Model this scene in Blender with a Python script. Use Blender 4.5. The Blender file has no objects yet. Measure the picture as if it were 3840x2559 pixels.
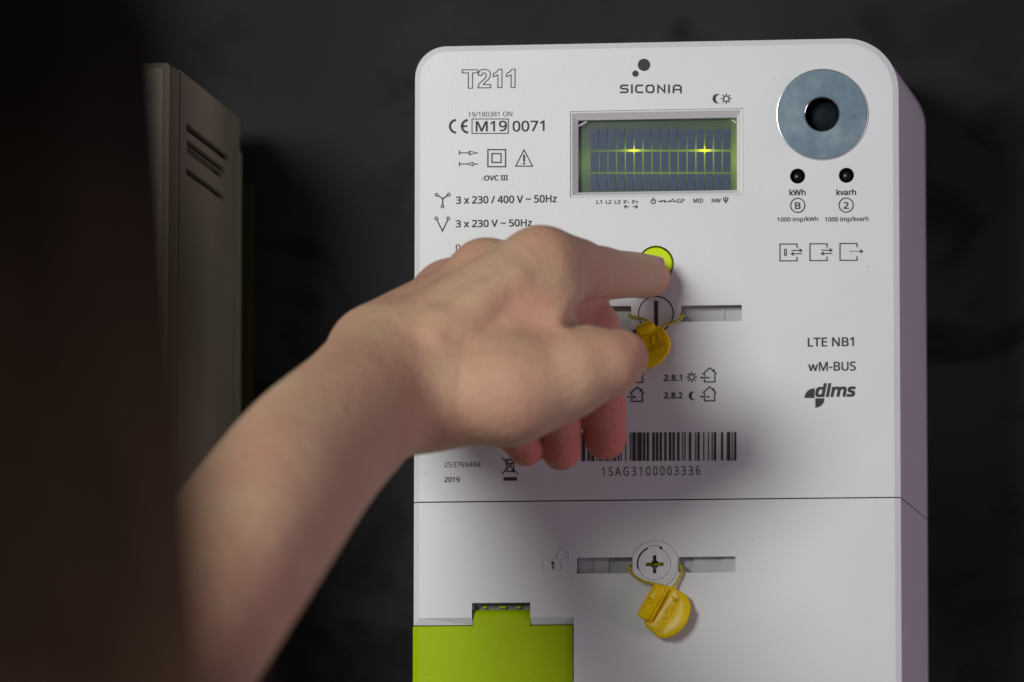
import bpy, bmesh, math, random
import numpy as np
from mathutils import Vector, Matrix
random.seed(7)
scn = bpy.context.scene
COL = scn.collection

# ------------------------------------------------------------------ camera
D = 2.4                                   # metres from the meter's front plane
F = D / (0.178 / 1116 / 1.632)            # focal length in photograph pixels (3840 wide)
OX, OZ, ROLL = 3300.0, 2700.0, 0.001      # the camera stands to the right of and below the subject
fwd = Vector((-OX / F, 1, OZ / F)).normalized()
rt = fwd.cross(Vector((0, 0, 1))).normalized()
up = rt.cross(fwd)
r_ = rt * math.cos(ROLL) + up * math.sin(ROLL)
u_ = up * math.cos(ROLL) - rt * math.sin(ROLL)
CAMLOC = fwd * (-D / fwd.y)
cam_data = bpy.data.cameras.new("camera")
cam = bpy.data.objects.new("camera", cam_data)
COL.objects.link(cam)
M = Matrix((r_, u_, -fwd)).transposed().to_4x4()
M.translation = CAMLOC
cam.matrix_world = M
cam_data.sensor_width = 36
cam_data.lens = 36 * F / 3840
cam_data.clip_start = 0.05
cam_data.clip_end = 60
cam_data.dof.use_dof = True
cam_data.dof.focus_distance = CAMLOC.length - 0.001
cam_data.dof.aperture_fstop = (cam_data.lens / 1000) / 0.036
cam_data.dof.aperture_blades = 0
scn.camera = cam

def S(x, y, dep=0.0):
    """point at depth plane Y=dep that the photograph shows at (x, y) (3840x2559 pixels)"""
    d = fwd * F + r_ * (x - 1920) - u_ * (y - 1279.5)
    return CAMLOC + d * ((dep - CAMLOC.y) / d.y)
def P(x, y, dep=0.0):
    return S(x * 1.632, y * 1.632, dep)
PX = D / F                                # metres per photograph pixel on the meter's face

# ------------------------------------------------------------------ world and lamps
w = bpy.data.worlds.new("World"); scn.world = w; w.use_nodes = True
bg = w.node_tree.nodes["Background"]
bg.inputs[0].default_value = (0.88, 0.91, 1.0, 1); bg.inputs[1].default_value = 0.12

def area(name, loc, target, size, power, colr):
    l = bpy.data.lights.new(name, 'AREA'); l.shape = 'DISK'; l.size = size; l.energy = power; l.color = colr
    o = bpy.data.objects.new(name, l); COL.objects.link(o)
    o.location = loc
    o.rotation_euler = (Vector(target) - Vector(loc)).to_track_quat('-Z', 'Y').to_euler()
    return o
area("key_lamp", (-0.50, -1.22, 0.27), (-0.02, 0, 0.06), 0.46, 12.8, (0.98, 1.0, 0.97))
area("side_lamp", (1.5, -0.50, -0.25), (0.05, 0, -0.05), 0.8, 4.6, (1.0, 0.72, 0.97))

scn.view_settings.view_transform = 'Standard'
scn.view_settings.look = 'None'
scn.view_settings.exposure = 0
scn.view_settings.gamma = 1
scn.render.engine = 'CYCLES'
scn.cycles.max_bounces = 6
scn.cycles.use_denoising = True

# ------------------------------------------------------------------ materials
def mat(name, col, rough=0.5, metal=0.0, bump=0.0, bscale=400, var=0.0, vscale=20, spec=0.5, sss=0.0, coat=0.0):
    m = bpy.data.materials.new(name); m.use_nodes = True
    nt = m.node_tree; b = nt.nodes["Principled BSDF"]
    b.inputs["Base Color"].default_value = (*col, 1)
    b.inputs["Roughness"].default_value = rough
    b.inputs["Metallic"].default_value = metal
    b.inputs["Specular IOR Level"].default_value = spec
    b.inputs["Coat Weight"].default_value = coat
    if sss:
        b.inputs["Subsurface Weight"].default_value = sss
        b.inputs["Subsurface Radius"].default_value = (1, .35, .18)
        b.inputs["Subsurface Scale"].default_value = 0.003
    tc = nt.nodes.new("ShaderNodeTexCoord")
    if var:
        n = nt.nodes.new("ShaderNodeTexNoise"); n.inputs["Scale"].default_value = vscale; n.inputs["Detail"].default_value = 5
        nt.links.new(tc.outputs["Object"], n.inputs["Vector"])
        r = nt.nodes.new("ShaderNodeValToRGB")
        r.color_ramp.elements[0].position = .3; r.color_ramp.elements[1].position = .7
        r.color_ramp.elements[0].color = (*[c * (1 - var) for c in col], 1)
        r.color_ramp.elements[1].color = (*[min(1, c * (1 + var)) for c in col], 1)
        nt.links.new(n.outputs[0], r.inputs[0]); nt.links.new(r.outputs[0], b.inputs["Base Color"])
    if bump:
        n = nt.nodes.new("ShaderNodeTexNoise"); n.inputs["Scale"].default_value = bscale; n.inputs["Detail"].default_value = 3
        nt.links.new(tc.outputs["Object"], n.inputs["Vector"])
        bp = nt.nodes.new("ShaderNodeBump"); bp.inputs["Strength"].default_value = bump; bp.inputs["Distance"].default_value = 0.0004
        nt.links.new(n.outputs[0], bp.inputs["Height"]); nt.links.new(bp.outputs[0], b.inputs["Normal"])
    return m
M_white = mat("grained_white_plastic", (.69, .69, .70), .42, bump=.15, bscale=1500, var=.02, vscale=30)
M_bezel = mat("bezel_plastic", (.72, .70, .71), .45)
M_green = mat("lime_plastic", (.37, .50, .0002), .5, spec=.12, bump=.3, bscale=1500, var=.04, vscale=60)
M_btn = mat("button_plastic", (.62, .80, .001), .45, spec=.15)
M_dark = mat("dark_gap_plastic", (.012, .012, .014), .6)
M_ink = mat("dark_grey_print", (.035, .036, .042), .7)
M_lens = mat("black_glossy_lens", (.006, .008, .010), .3, spec=.3)
M_port = mat("dark_port_window", (.010, .014, .018), .5, spec=.05)
M_slot = mat("shaded_recess_plastic", (.52, .51, .52), .5)  # cover plastic darkened to stand in for shade on the recess floors
M_slotd = mat("slot_grey_plastic", (.22, .22, .20), .5)
M_yel = mat("yellow_seal_plastic", (.80, .54, .0004), .27, bump=.25, bscale=350, var=.10, vscale=180, spec=.2)
M_yarn = mat("yellow_wire", (.55, .46, .006), .35, bump=.4, bscale=900, var=.3, vscale=900)
M_cab = mat("beige_enamel", (.36, .32, .225), .5, var=.06, vscale=14)
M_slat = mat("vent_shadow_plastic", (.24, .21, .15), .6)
M_olive = mat("olive_plate", (.045, .037, .009), .6, spec=.2)
M_hair = mat("dark_brown_hair", (.008, .0045, .003), .7, bump=.5, bscale=200, spec=.08)
def hair_ramp():  # colour ramp: lighter brown towards the bottom, near black at the top
    nt = M_hair.node_tree; b = nt.nodes["Principled BSDF"]; tc = nt.nodes["Texture Coordinate"]
    sx = nt.nodes.new("ShaderNodeSeparateXYZ"); nt.links.new(tc.outputs["Generated"], sx.inputs[0])
    r = nt.nodes.new("ShaderNodeValToRGB"); e = r.color_ramp.elements
    e[0].position = .46; e[0].color = (.19, .115, .060, 1); e[1].position = .72; e[1].color = (.016, .011, .008, 1)
    nt.links.new(sx.outputs[2], r.inputs[0]); nt.links.new(r.outputs[0], b.inputs["Base Color"])
hair_ramp()
M_shirt = mat("dark_fabric", (.02, .018, .02), .9, bump=.4, bscale=900)
M_nail = mat("nail", (.48, .31, .33), .35, sss=.1)

def washer_mat():
    m = mat("zinc_plate", (.25, .34, .43), .33, metal=.75)
    nt = m.node_tree; b = nt.nodes["Principled BSDF"]
    tc = nt.nodes["Texture Coordinate"]
    n = nt.nodes.new("ShaderNodeTexNoise"); n.inputs["Scale"].default_value = 70; n.inputs["Detail"].default_value = 9
    n.inputs["Roughness"].default_value = .65
    nt.links.new(tc.outputs["Object"], n.inputs["Vector"])
    r = nt.nodes.new("ShaderNodeValToRGB")
    e = r.color_ramp.elements
    e[0].position = .33; e[0].color = (.085, .115, .14, 1); e[1].position = .72; e[1].color = (.18, .22, .24, 1)
    x = e.new(.48); x.color = (.10, .14, .18, 1)
    x = e.new(.58); x.color = (.125, .165, .195, 1)
    nt.links.new(n.outputs[0], r.inputs[0]); nt.links.new(r.outputs[0], b.inputs["Base Color"])
    n2 = nt.nodes.new("ShaderNodeTexNoise"); n2.inputs["Scale"].default_value = 400; n2.inputs["Detail"].default_value = 4
    nt.links.new(tc.outputs["Object"], n2.inputs["Vector"])
    mr = nt.nodes.new("ShaderNodeMapRange"); mr.inputs[3].default_value = .22; mr.inputs[4].default_value = .62
    nt.links.new(n2.outputs[0], mr.inputs[0]); nt.links.new(mr.outputs[0], b.inputs["Roughness"])
    return m
M_zinc = washer_mat()
M_rim = mat("bright_metal_edge", (.75, .78, .8), .2, metal=1)

def skin_mat():
    m = mat("skin", (.46, .27, .185), .58, sss=.25, spec=.3)
    nt = m.node_tree; b = nt.nodes["Principled BSDF"]
    tc = nt.nodes["Texture Coordinate"]
    n = nt.nodes.new("ShaderNodeTexNoise"); n.inputs["Scale"].default_value = 30; n.inputs["Detail"].default_value = 6
    nt.links.new(tc.outputs["Object"], n.inputs["Vector"])
    r = nt.nodes.new("ShaderNodeValToRGB"); e = r.color_ramp.elements
    e[0].position = .35; e[0].color = (.54, .285, .195, 1)
    e[1].position = .65; e[1].color = (.55, .355, .225, 1)
    nt.links.new(n.outputs[0], r.inputs[0])
    at = nt.nodes.new("ShaderNodeAttribute"); at.attribute_name = "flush"
    mx = nt.nodes.new("ShaderNodeMix"); mx.data_type = 'RGBA'
    nt.links.new(at.outputs["Fac"], mx.inputs[0]); nt.links.new(r.outputs[0], mx.inputs[6])
    mx.inputs[7].default_value = (.56, .10, .085, 1)
    nt.links.new(mx.outputs[2], b.inputs["Base Color"])
    v = nt.nodes.new("ShaderNodeTexVoronoi"); v.inputs["Scale"].default_value = 1100
    nt.links.new(tc.outputs["Object"], v.inputs["Vector"])
    n3 = nt.nodes.new("ShaderNodeTexNoise"); n3.inputs["Scale"].default_value = 160; n3.inputs["Detail"].default_value = 4
    nt.links.new(tc.outputs["Object"], n3.inputs["Vector"])
    ad = nt.nodes.new("ShaderNodeMath"); ad.operation = 'MULTIPLY_ADD'; ad.inputs[1].default_value = .35
    nt.links.new(v.outputs["Distance"], ad.inputs[0]); nt.links.new(n3.outputs[0], ad.inputs[2])
    bp = nt.nodes.new("ShaderNodeBump"); bp.inputs["Strength"].default_value = .6; bp.inputs["Distance"].default_value = .0013
    nt.links.new(ad.outputs[0], bp.inputs["Height"]); nt.links.new(bp.outputs[0], b.inputs["Normal"])
    return m
M_skin = skin_mat()

def wall_mat():
    m = mat("charcoal_wall", (.02, .02, .022), .75, spec=.18)
    nt = m.node_tree; b = nt.nodes["Principled BSDF"]; tc = nt.nodes["Texture Coordinate"]
    n = nt.nodes.new("ShaderNodeTexNoise"); n.inputs["Scale"].default_value = 7; n.inputs["Detail"].default_value = 6
    nt.links.new(tc.outputs["Object"], n.inputs["Vector"])
    r = nt.nodes.new("ShaderNodeValToRGB"); e = r.color_ramp.elements
    e[0].position = .35; e[0].color = (.015, .015, .016, 1); e[1].position = .7; e[1].color = (.033, .034, .033, 1)
    nt.links.new(n.outputs[0], r.inputs[0])
    # chipped dark scars
    mp = nt.nodes.new("ShaderNodeMapping"); mp.inputs["Scale"].default_value = (1, 1, 1.7); mp.inputs["Rotation"].default_value = (0, .5, 0)
    nt.links.new(tc.outputs["Object"], mp.inputs[0])
    n2 = nt.nodes.new("ShaderNodeTexNoise"); n2.inputs["Scale"].default_value = 17; n2.inputs["Detail"].default_value = 4; n2.inputs["Distortion"].default_value = .8
    nt.links.new(mp.outputs[0], n2.inputs["Vector"])
    r2 = nt.nodes.new("ShaderNodeValToRGB"); e = r2.color_ramp.elements
    e[0].position = .34; e[0].color = (0, 0, 0, 1); e[1].position = .45; e[1].color = (1, 1, 1, 1)
    nt.links.new(n2.outputs[0], r2.inputs[0])
    mx = nt.nodes.new("ShaderNodeMix"); mx.data_type = 'RGBA'
    nt.links.new(r2.outputs[0], mx.inputs[0]); mx.inputs[6].default_value = (.009, .009, .010, 1)
    nt.links.new(r.outputs[0], mx.inputs[7]); nt.links.new(mx.outputs[2], b.inputs["Base Color"])
    bp = nt.nodes.new("ShaderNodeBump"); bp.inputs["Strength"].default_value = .3; bp.inputs["Distance"].default_value = .003
    nt.links.new(n2.outputs[0], bp.inputs["Height"]); nt.links.new(bp.outputs[0], b.inputs["Normal"])
    return m
M_wall = wall_mat()

# ------------------------------------------------------------------ helpers
def link(name, me, m, parent=None, smooth=False):
    o = bpy.data.objects.new(name, me); COL.objects.link(o)
    if m and not me.materials: me.materials.append(m)
    if smooth:
        me.polygons.foreach_set("use_smooth", [True] * len(me.polygons))
    if parent is not None:
        o.parent = parent
        # vertices are given in world space: cancel every ancestor's offset
        off = Vector((0, 0, 0)); q = parent
        while q is not None:
            off += q.location; q = q.parent
        o.location = -off
    return o
class MB:
    def __init__(s): s.v = []; s.f = []
    def add(s, vs, fs):
        n = len(s.v); s.v += [tuple(v) for v in vs]; s.f += [tuple(i + n for i in f) for f in fs]
    def box(s, a, b):
        (x0, y0, z0), (x1, y1, z1) = a, b
        x0, x1 = sorted((x0, x1)); y0, y1 = sorted((y0, y1)); z0, z1 = sorted((z0, z1))
        v = [(x, y, z) for x in (x0, x1) for y in (y0, y1) for z in (z0, z1)]
        s.add(v, [(0, 1, 3, 2), (4, 6, 7, 5), (0, 4, 5, 1), (2, 3, 7, 6), (0, 2, 6, 4), (1, 5, 7, 3)])
    def loft(s, rings, close=True, cap0=False, cap1=False):
        n = len(rings[0]); base = len(s.v)
        for r in rings: s.v += [tuple(p) for p in r]
        for k in range(len(rings) - 1):
            for i in range(n if close else n - 1):
                j = (i + 1) % n
                s.f.append((base + k * n + i, base + k * n + j, base + (k + 1) * n + j, base + (k + 1) * n + i))
        if cap0: s.f.append(tuple(base + i for i in range(n))[::-1])
        if cap1: s.f.append(tuple(base + (len(rings) - 1) * n + i for i in range(n)))
    def tube(s, pts, rad, seg=8, caps=True):
        pts = [Vector(p) for p in pts]; rings = []
        rads = rad if isinstance(rad, (list, tuple)) else [rad] * len(pts)
        n0 = None
        for i, p in enumerate(pts):
            t = (pts[min(i + 1, len(pts) - 1)] - pts[max(i - 1, 0)]).normalized()
            if n0 is None:
                n0 = t.cross(Vector((0, 1, 0.01))).normalized()
            n0 = (n0 - t * n0.dot(t)).normalized(); bi = t.cross(n0)
            rings.append([p + (n0 * math.cos(a) + bi * math.sin(a)) * rads[i] for a in [2 * math.pi * k / seg for k in range(seg)]])
        s.loft(rings, True, caps, caps)
    def lathe(s, c, prof, seg=64):
        """rings round the Y axis through c; prof = [(radius, y)] from front to back"""
        s.loft([[(c[0] + r * math.cos(a), y, c[2] + r * math.sin(a)) for a in [2 * math.pi * k / seg for k in range(seg)]] for r, y in prof])
    def ribbon(s, pts, wd, closed=False, dep=-.00015):
        """flat printed line through photograph points on the face"""
        p = [S(x, y, 0) for x, y in pts]; p = [Vector((q.x, q.z)) for q in p]; n = len(p); h = wd * PX / 2
        L = []; R = []
        for i in range(n):
            a = p[i - 1] if (i > 0 or closed) else None; b = p[(i + 1) % n] if (i < n - 1 or closed) else None
            d1 = (p[i] - a).normalized() if a is not None else None; d2 = (b - p[i]).normalized() if b is not None else None
            if d1 is None: d1 = d2
            if d2 is None: d2 = d1
            n1 = Vector((-d1.y, d1.x)); n2 = Vector((-d2.y, d2.x)); m = (n1 + n2)
            m = n1 if m.length < 1e-4 else m.normalized()
            k = h / max(.4, m.dot(n1))
            q = p[i]
            if not closed and i == 0: q = q - d1 * h * .6
            if not closed and i == n - 1: q = q + d1 * h * .6
            L.append(q + m * k); R.append(q - m * k)
        vs = [(a.x, dep, a.y) for a in L] + [(a.x, dep, a.y) for a in R]
        s.add(vs, [(i, i + n, (i + 1) % n + n, (i + 1) % n) for i in range(n if closed else n - 1)])
    def fill(s, pts, dep=-.00018):
        p = [S(x, y, 0) for x, y in pts]
        s.add([(q.x, dep, q.z) for q in p], [tuple(range(len(p)))])
    def circ(s, cx, cy, r, wd, a0=0, a1=360, n=28):
        full = a1 - a0 >= 360
        s.ribbon([(cx + r * math.cos(math.radians(a0 + (a1 - a0) * k / n)), cy - r * math.sin(math.radians(a0 + (a1 - a0) * k / n))) for k in range(n if full else n + 1)], wd, full)
    def disc(s, cx, cy, r, n=28):
        s.fill([(cx + r * math.cos(2 * math.pi * k / n), cy - r * math.sin(2 * math.pi * k / n)) for k in range(n)])
    def build(s, name, m, parent=None, smooth=False):
        me = bpy.data.meshes.new(name); me.from_pydata(s.v, [], s.f)
        bm = bmesh.new(); bm.from_mesh(me); bmesh.ops.recalc_face_normals(bm, faces=bm.faces); bm.to_mesh(me); bm.free()
        me.update()
        return link(name, me, m, parent, smooth)
def curve_mesh(cu):
    o = bpy.data.objects.new("tmp", cu); COL.objects.link(o)
    dg = bpy.context.evaluated_depsgraph_get(); dg.update()
    me = bpy.data.meshes.new_from_object(o.evaluated_get(dg), depsgraph=dg)
    bpy.data.objects.remove(o)
    return me
def verts_of(me):
    a = np.empty(len(me.vertices) * 3, dtype=np.float32); me.vertices.foreach_get("co", a); return a.reshape(-1, 3)
def set_verts(me, a):
    me.vertices.foreach_set("co", np.ascontiguousarray(a, dtype=np.float32).ravel()); me.update()
def plate(name, loops, y0, y1, m, parent, bevel=0.0, axis='Y', raw=False):
    """flat plate with holes: loops of 2D points, the first the outline; y0 front, y1 back"""
    cu = bpy.data.curves.new(name, 'CURVE'); cu.dimensions = '2D'; cu.fill_mode = 'BOTH'
    for lp in loops:
        sp = cu.splines.new('POLY'); sp.points.add(len(lp) - 1)
        for i, q in enumerate(lp): sp.points[i].co = (q[0], q[1], 0, 1)
        sp.use_cyclic_u = True
    cu.extrude = max((abs(y1 - y0)) / 2 - bevel, 1e-5)
    if bevel:
        cu.bevel_depth = bevel; cu.bevel_resolution = 2; cu.offset = -bevel
    me = curve_mesh(cu); a = verts_of(me); b = a.copy(); c = (y0 + y1) / 2
    if axis == 'Y': b[:, 0] = a[:, 0]; b[:, 1] = c - a[:, 2]; b[:, 2] = a[:, 1]
    else: b[:, 1] = a[:, 0]; b[:, 2] = a[:, 1]; b[:, 0] = c + a[:, 2]
    set_verts(me, b); me.name = name
    if raw: return me
    return link(name, me, m, parent)
def xz(p): return (p.x, p.z)
def SP(pts): return [xz(S(x, y)) for x, y in pts]
def ring2(c, r, n=56, a0=0):
    return [(c[0] + r * math.cos(2 * math.pi * k / n + a0), c[1] + r * math.sin(2 * math.pi * k / n + a0)) for k in range(n)]
def rect2(x0, z0, x1, z1, r=0.0, n=5):
    if r <= 0: return [(x0, z0), (x1, z0), (x1, z1), (x0, z1)]
    out = []
    for cx, cz, a in ((x1 - r, z0 + r, -90), (x1 - r, z1 - r, 0), (x0 + r, z1 - r, 90), (x0 + r, z0 + r, 180)):
        for k in range(n + 1):
            t = math.radians(a + 90 * k / n); out.append((cx + r * math.cos(t), cz + r * math.sin(t)))
    return out
def empty(name, loc, label=None, cat=None, group=None):
    o = bpy.data.objects.new(name, None); COL.objects.link(o); o.location = loc; o.empty_display_size = .02
    if label: o["label"] = label
    if cat: o["category"] = cat
    if group: o["group"] = group
    return o
def join_me(objs, name, m, parent):
    """several meshes (world space) into one part"""
    bm = bmesh.new()
    for me in objs: bm.from_mesh(me)
    out = bpy.data.meshes.new(name); bm.to_mesh(out); bm.free()
    return link(name, out, m, parent)

# a plain sans serif font that ships inside Blender itself; the built-in one if it is missing
FONT = None
try:
    import os
    _p = os.path.join(bpy.utils.resource_path('LOCAL'), "datafiles", "fonts", "NotoSansHebrew-Regular.woff2")
    if os.path.exists(_p): FONT = bpy.data.fonts.load(_p)
except Exception:
    FONT = None
def text_curve(s, space=1.0, shear=0.0, extrude=0.0):
    cu = bpy.data.curves.new("printed_text", 'FONT'); cu.body = s; cu.size = 1
    if FONT: cu.font = FONT
    cu.space_character = space; cu.shear = shear; cu.resolution_u = 4; cu.extrude = extrude
    return cu
def text_mesh(s, heavy=0.0, space=1.0, shear=0.0, extrude=0.0):
    return curve_mesh(text_curve(s, space, shear, extrude))
def text(s, x0, x1, y0, y1, parent, heavy=.8, space=1.0, shear=0.0, name="printed_text", m=None):
    """writing printed on the face inside the photograph rectangle x0..x1, y0 (top)..y1 (bottom);
    heavy = extra stroke weight in photograph pixels"""
    me = text_mesh(s, 0, space, shear); a = verts_of(me)
    lo, hi = a.min(0), a.max(0); h = heavy / 2
    A = S(x0 + h, (y0 + y1) / 2); B = S(x1 - h, (y0 + y1) / 2); T = S((x0 + x1) / 2, y0 + h); Bt = S((x0 + x1) / 2, y1 - h)
    b = np.empty_like(a)
    b[:, 0] = A.x + (a[:, 0] - lo[0]) / (hi[0] - lo[0]) * (B.x - A.x)
    b[:, 2] = Bt.z + (a[:, 1] - lo[1]) / (hi[1] - lo[1]) * (T.z - Bt.z)
    b[:, 1] = -.00012
    set_verts(me, b); me.name = name
    if heavy > 0:
        bm = bmesh.new()
        for k, (dx, dz) in enumerate(((-1, -1), (1, -1), (-1, 1), (1, 1), (0, 0))):
            c = b + np.array([dx * h * PX * .9, -.000012 * k, dz * h * PX * .9], dtype=np.float32); set_verts(me, c); bm.from_mesh(me)
        me = bpy.data.meshes.new(name); bm.to_mesh(me); bm.free()
    return link(name, me, m or M_ink, parent)
def outlined(parent):
    """the type lettering at the top left: hollow letters drawn as contour lines"""
    one = [(958, 337), (958, 530), (916, 530), (916, 396), (868, 418), (868, 384), (902, 367), (924, 337)]
    L = [[(543, 343), (705, 343), (705, 375), (650, 375), (650, 537), (605, 537), (605, 375), (543, 375)],
         [(710, 402), (713, 375), (724, 355), (744, 343), (774, 338), (806, 343), (828, 359), (838, 384), (835, 412), (820, 440), (790, 468), (762, 498), (840, 498), (840, 532), (706, 532), (712, 505), (730, 478), (762, 450), (786, 426), (794, 402), (788, 382), (772, 374), (755, 380), (747, 404)],
         one, [(x + 138, y - 1) for x, y in one]]
    q = MB()
    for l in L: q.ribbon([(1540 + u / 2.8, 140 + v / 2.8) for u, v in l], 3.2, True)
    return q.build("outlined_lettering", M_ink, parent)

# ------------------------------------------------------------------ the wall
DEP = 0.10                                # depth of the meter's housing
mb = MB(); mb.box((-2.2, DEP, -1.8), (2.2, DEP + .12, 1.8))
wall = mb.build("wall", M_wall); wall["kind"] = "structure"

# ------------------------------------------------------------------ the electricity meter
xL = (S(1553.5, 500).x + S(1552, 1900).x) / 2; xR = (S(3370, 600).x + S(3377, 1900).x) / 2
zT = (S(1720, 169).z + S(2400, 158).z + S(3150, 148).z) / 3
zS = (S(1553, 1881).z + S(3375, 1865).z) / 2
zB = zS - .135
CH = 22 * PX
meter = empty("electricity_meter", ((xL + xR) / 2, DEP, zB),
              "white plastic electricity meter with display, printed symbols and green flap, hanging on the dark wall", "electricity meter")

def outline(ins, back=False):
    """upper cover outline (closed), ins = inset of top and sides"""
    x0, x1, zt = xL + ins, xR - ins, zT - ins
    rl, rr = 74 * 1.632 * PX - ins, 124 * 1.632 * PX - ins
    if back: x0 -= .0015; x1 += .0028
    o = [(x0, zS)]
    o += [(x0 + rl - rl * math.cos(t), zt - rl + rl * math.sin(t)) for t in [math.pi / 2 * k / 14 for k in range(15)]]
    o += [(x1 - rr + rr * math.sin(t), zt - rr + rr * math.cos(t)) for t in [math.pi / 2 * k / 18 for k in range(19)]]
    o += [(x1, zS)]
    return o
def y3(lp, y): return [(a, y, b) for a, b in lp]

def px_rect(x0, y0, x1, y1, r=0):        # photograph rectangle -> straight rectangle on the face
    a, b = S(x0, (y0 + y1) / 2), S(x1, (y0 + y1) / 2); c, d = S((x0 + x1) / 2, y0), S((x0 + x1) / 2, y1)
    return rect2(a.x, d.z, b.x, c.z, r)
cLED = [xz(S(2991, 661)), xz(S(3174, 658))]
cW = xz(S(3083, 430)); cBtn = xz(S(2458.5, 990)); cScr = xz(S(2459.5, 1177)); cLk = xz(S(2457.5, 2116.5)); cLs = xz(S(2454, 2115))
disp_o = px_rect(2138, 412, 2786.5, 736)
slotR = px_rect(2551, 1145, 2782, 1206, .0006); slotL = px_rect(2138, 1149, 2367, 1224, .0006)
# screw opening of the upper cover: a circle whose gap flares out at the bottom
RS = 69 * PX
scr_hole = [(cScr[0] + RS * math.cos(math.radians(a)), cScr[1] + RS * math.sin(math.radians(a))) for a in range(-44, 225, 6)]
scr_hole += [(cScr[0] - 97 * PX, cScr[1] - 66 * PX), (cScr[0] - 80 * PX, cScr[1] - 76 * PX), (cScr[0] - 40 * PX, cScr[1] - 62 * PX), (cScr[0], cScr[1] - 70 * PX), (cScr[0] + 30 * PX, cScr[1] - 67 * PX), (cScr[0] + 36 * PX, cScr[1] - 63 * PX)]
top = plate("front_cover", [outline(CH), disp_o, ring2(cLED[0], 29 * PX, 32), ring2(cLED[1], 29 * PX, 32),
            ring2(cBtn, 69.5 * PX), scr_hole, slotR, slotL, ring2(cW, 66 * PX, 40)], 0, .003, None, None, raw=True)
mb = MB(); mb.loft([y3(outline(CH), 0), y3(outline(0), .0011), y3(outline(0), .0016), y3(outline(0, True), DEP)])
# inner lip along the seam
mb2 = bpy.data.meshes.new("s"); mb2.from_pydata(mb.v, [], mb.f)
bm = bmesh.new(); bm.from_mesh(mb2); bmesh.ops.recalc_face_normals(bm, faces=bm.faces); bm.to_mesh(mb2); bm.free()
cover = join_me([top, mb2], "front_cover", M_white, meter)
# mounting plate inside: the dark that shows in every gap
ih = outline(.0045); 
mb = MB(); mb.loft([y3(ih, .0095), y3(ih, DEP - .002)], True, True, True)
mb.box((xL + .0045, .0095, zB + .004), (xR - .0045, DEP - .002, zS - .0001))
mb.build("inner_housing", M_dark, meter)
# seam shadow strip and side seam: covers stop 0.25 mm short of each other
GAP = 4.5 * PX
zU = zS - GAP
# terminal cover (lower)
xg = S(2151.5, 2400).x; zl1 = S(1800, 2317).z; zl0 = S(1800, 2343.5).z
nx0 = S(1770, 2300).x; nx1 = S(1988.5, 2300).x; nz = S(1880, 2261).z
slot_l = px_rect(2160, 2091, 2371, 2151, .0004); slot_r = px_rect(2544, 2088, 2758, 2148, .0004)
RD = 90 * PX
lk_hole = []
for k in range(72):
    a = 2 * math.pi * k / 72; x = RD * math.cos(a); z = RD * math.sin(a)
    lk_hole.append((cLk[0] + max(-86.5 * PX, min(86.5 * PX, x)), cLk[1] + z))
low = plate("terminal_cover", [[(xL + CH, zU), (xL + CH, zl1), (nx0, zl1), (nx0, nz), (nx1, nz), (nx1, zl1), (xg, zl1), (xg, zB), (xR - CH, zB), (xR - CH, zU)],
            slot_l, slot_r, lk_hole], 0, .003, None, None, raw=True)
mb = MB()
yl = .0021
def strip(a, b): mb.loft([a, b], False)
# left chamfer + side, lip chamfers, notch walls, right chamfer + side
strip([(xL + CH, 0, zU), (xL + CH, 0, zl1)], [(xL, .0011, zU), (xL, .0011, zl0)])
strip([(xL, .0011, zU), (xL, .0011, zl0)], [(xL - .0015, DEP, zU), (xL - .0015, DEP, zl0)])
strip([(xL + CH, 0, zl1), (nx0, 0, zl1)], [(xL, .0011, zl0), (nx0, yl, zl0)])
strip([(nx1, 0, zl1), (xg, 0, zl1)], [(nx1, yl, zl0), (xg, yl, zl0)])
strip([(xL, .0011, zl0), (nx0, yl, zl0)], [(xL, .006, zl0), (nx0, .006, zl0)])
strip([(nx1, yl, zl0), (xg, yl, zl0)], [(nx1, .006, zl0), (xg, .006, zl0)])
for xx in (nx0, nx1):
    mb.add([(xx, 0, zl1), (xx, yl, zl0), (xx, .007, zl0), (xx, .007, nz), (xx, 0, nz)], [(0, 1, 2, 3, 4)])
strip([(nx0, 0, nz), (nx1, 0, nz)], [(nx0, .0015, nz), (nx1, .0015, nz)])
strip([(xg, 0, zl1), (xg, 0, zB)], [(xg, .006, zl1), (xg, .006, zB)])
mb.add([(xg, 0, zl1), (xg, yl, zl0), (xg, .006, zl0), (xg, .006, zl1)], [(0, 1, 2, 3)])
strip([(xR - CH, 0, zU), (xR - CH, 0, zB)], [(xR, .0011, zU), (xR, .0011, zB)])
strip([(xR, .0011, zU), (xR, .0011, zB)], [(xR + .0028, DEP, zU), (xR + .0028, DEP, zB)])
strip([(xL, .0011, zU), (xR, .0011, zU)], [(xL, .004, zU), (xR, .004, zU)])
me = bpy.data.meshes.new("s"); me.from_pydata(mb.v, [], mb.f)
join_me([low, me], "terminal_cover", M_white, meter)

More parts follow.
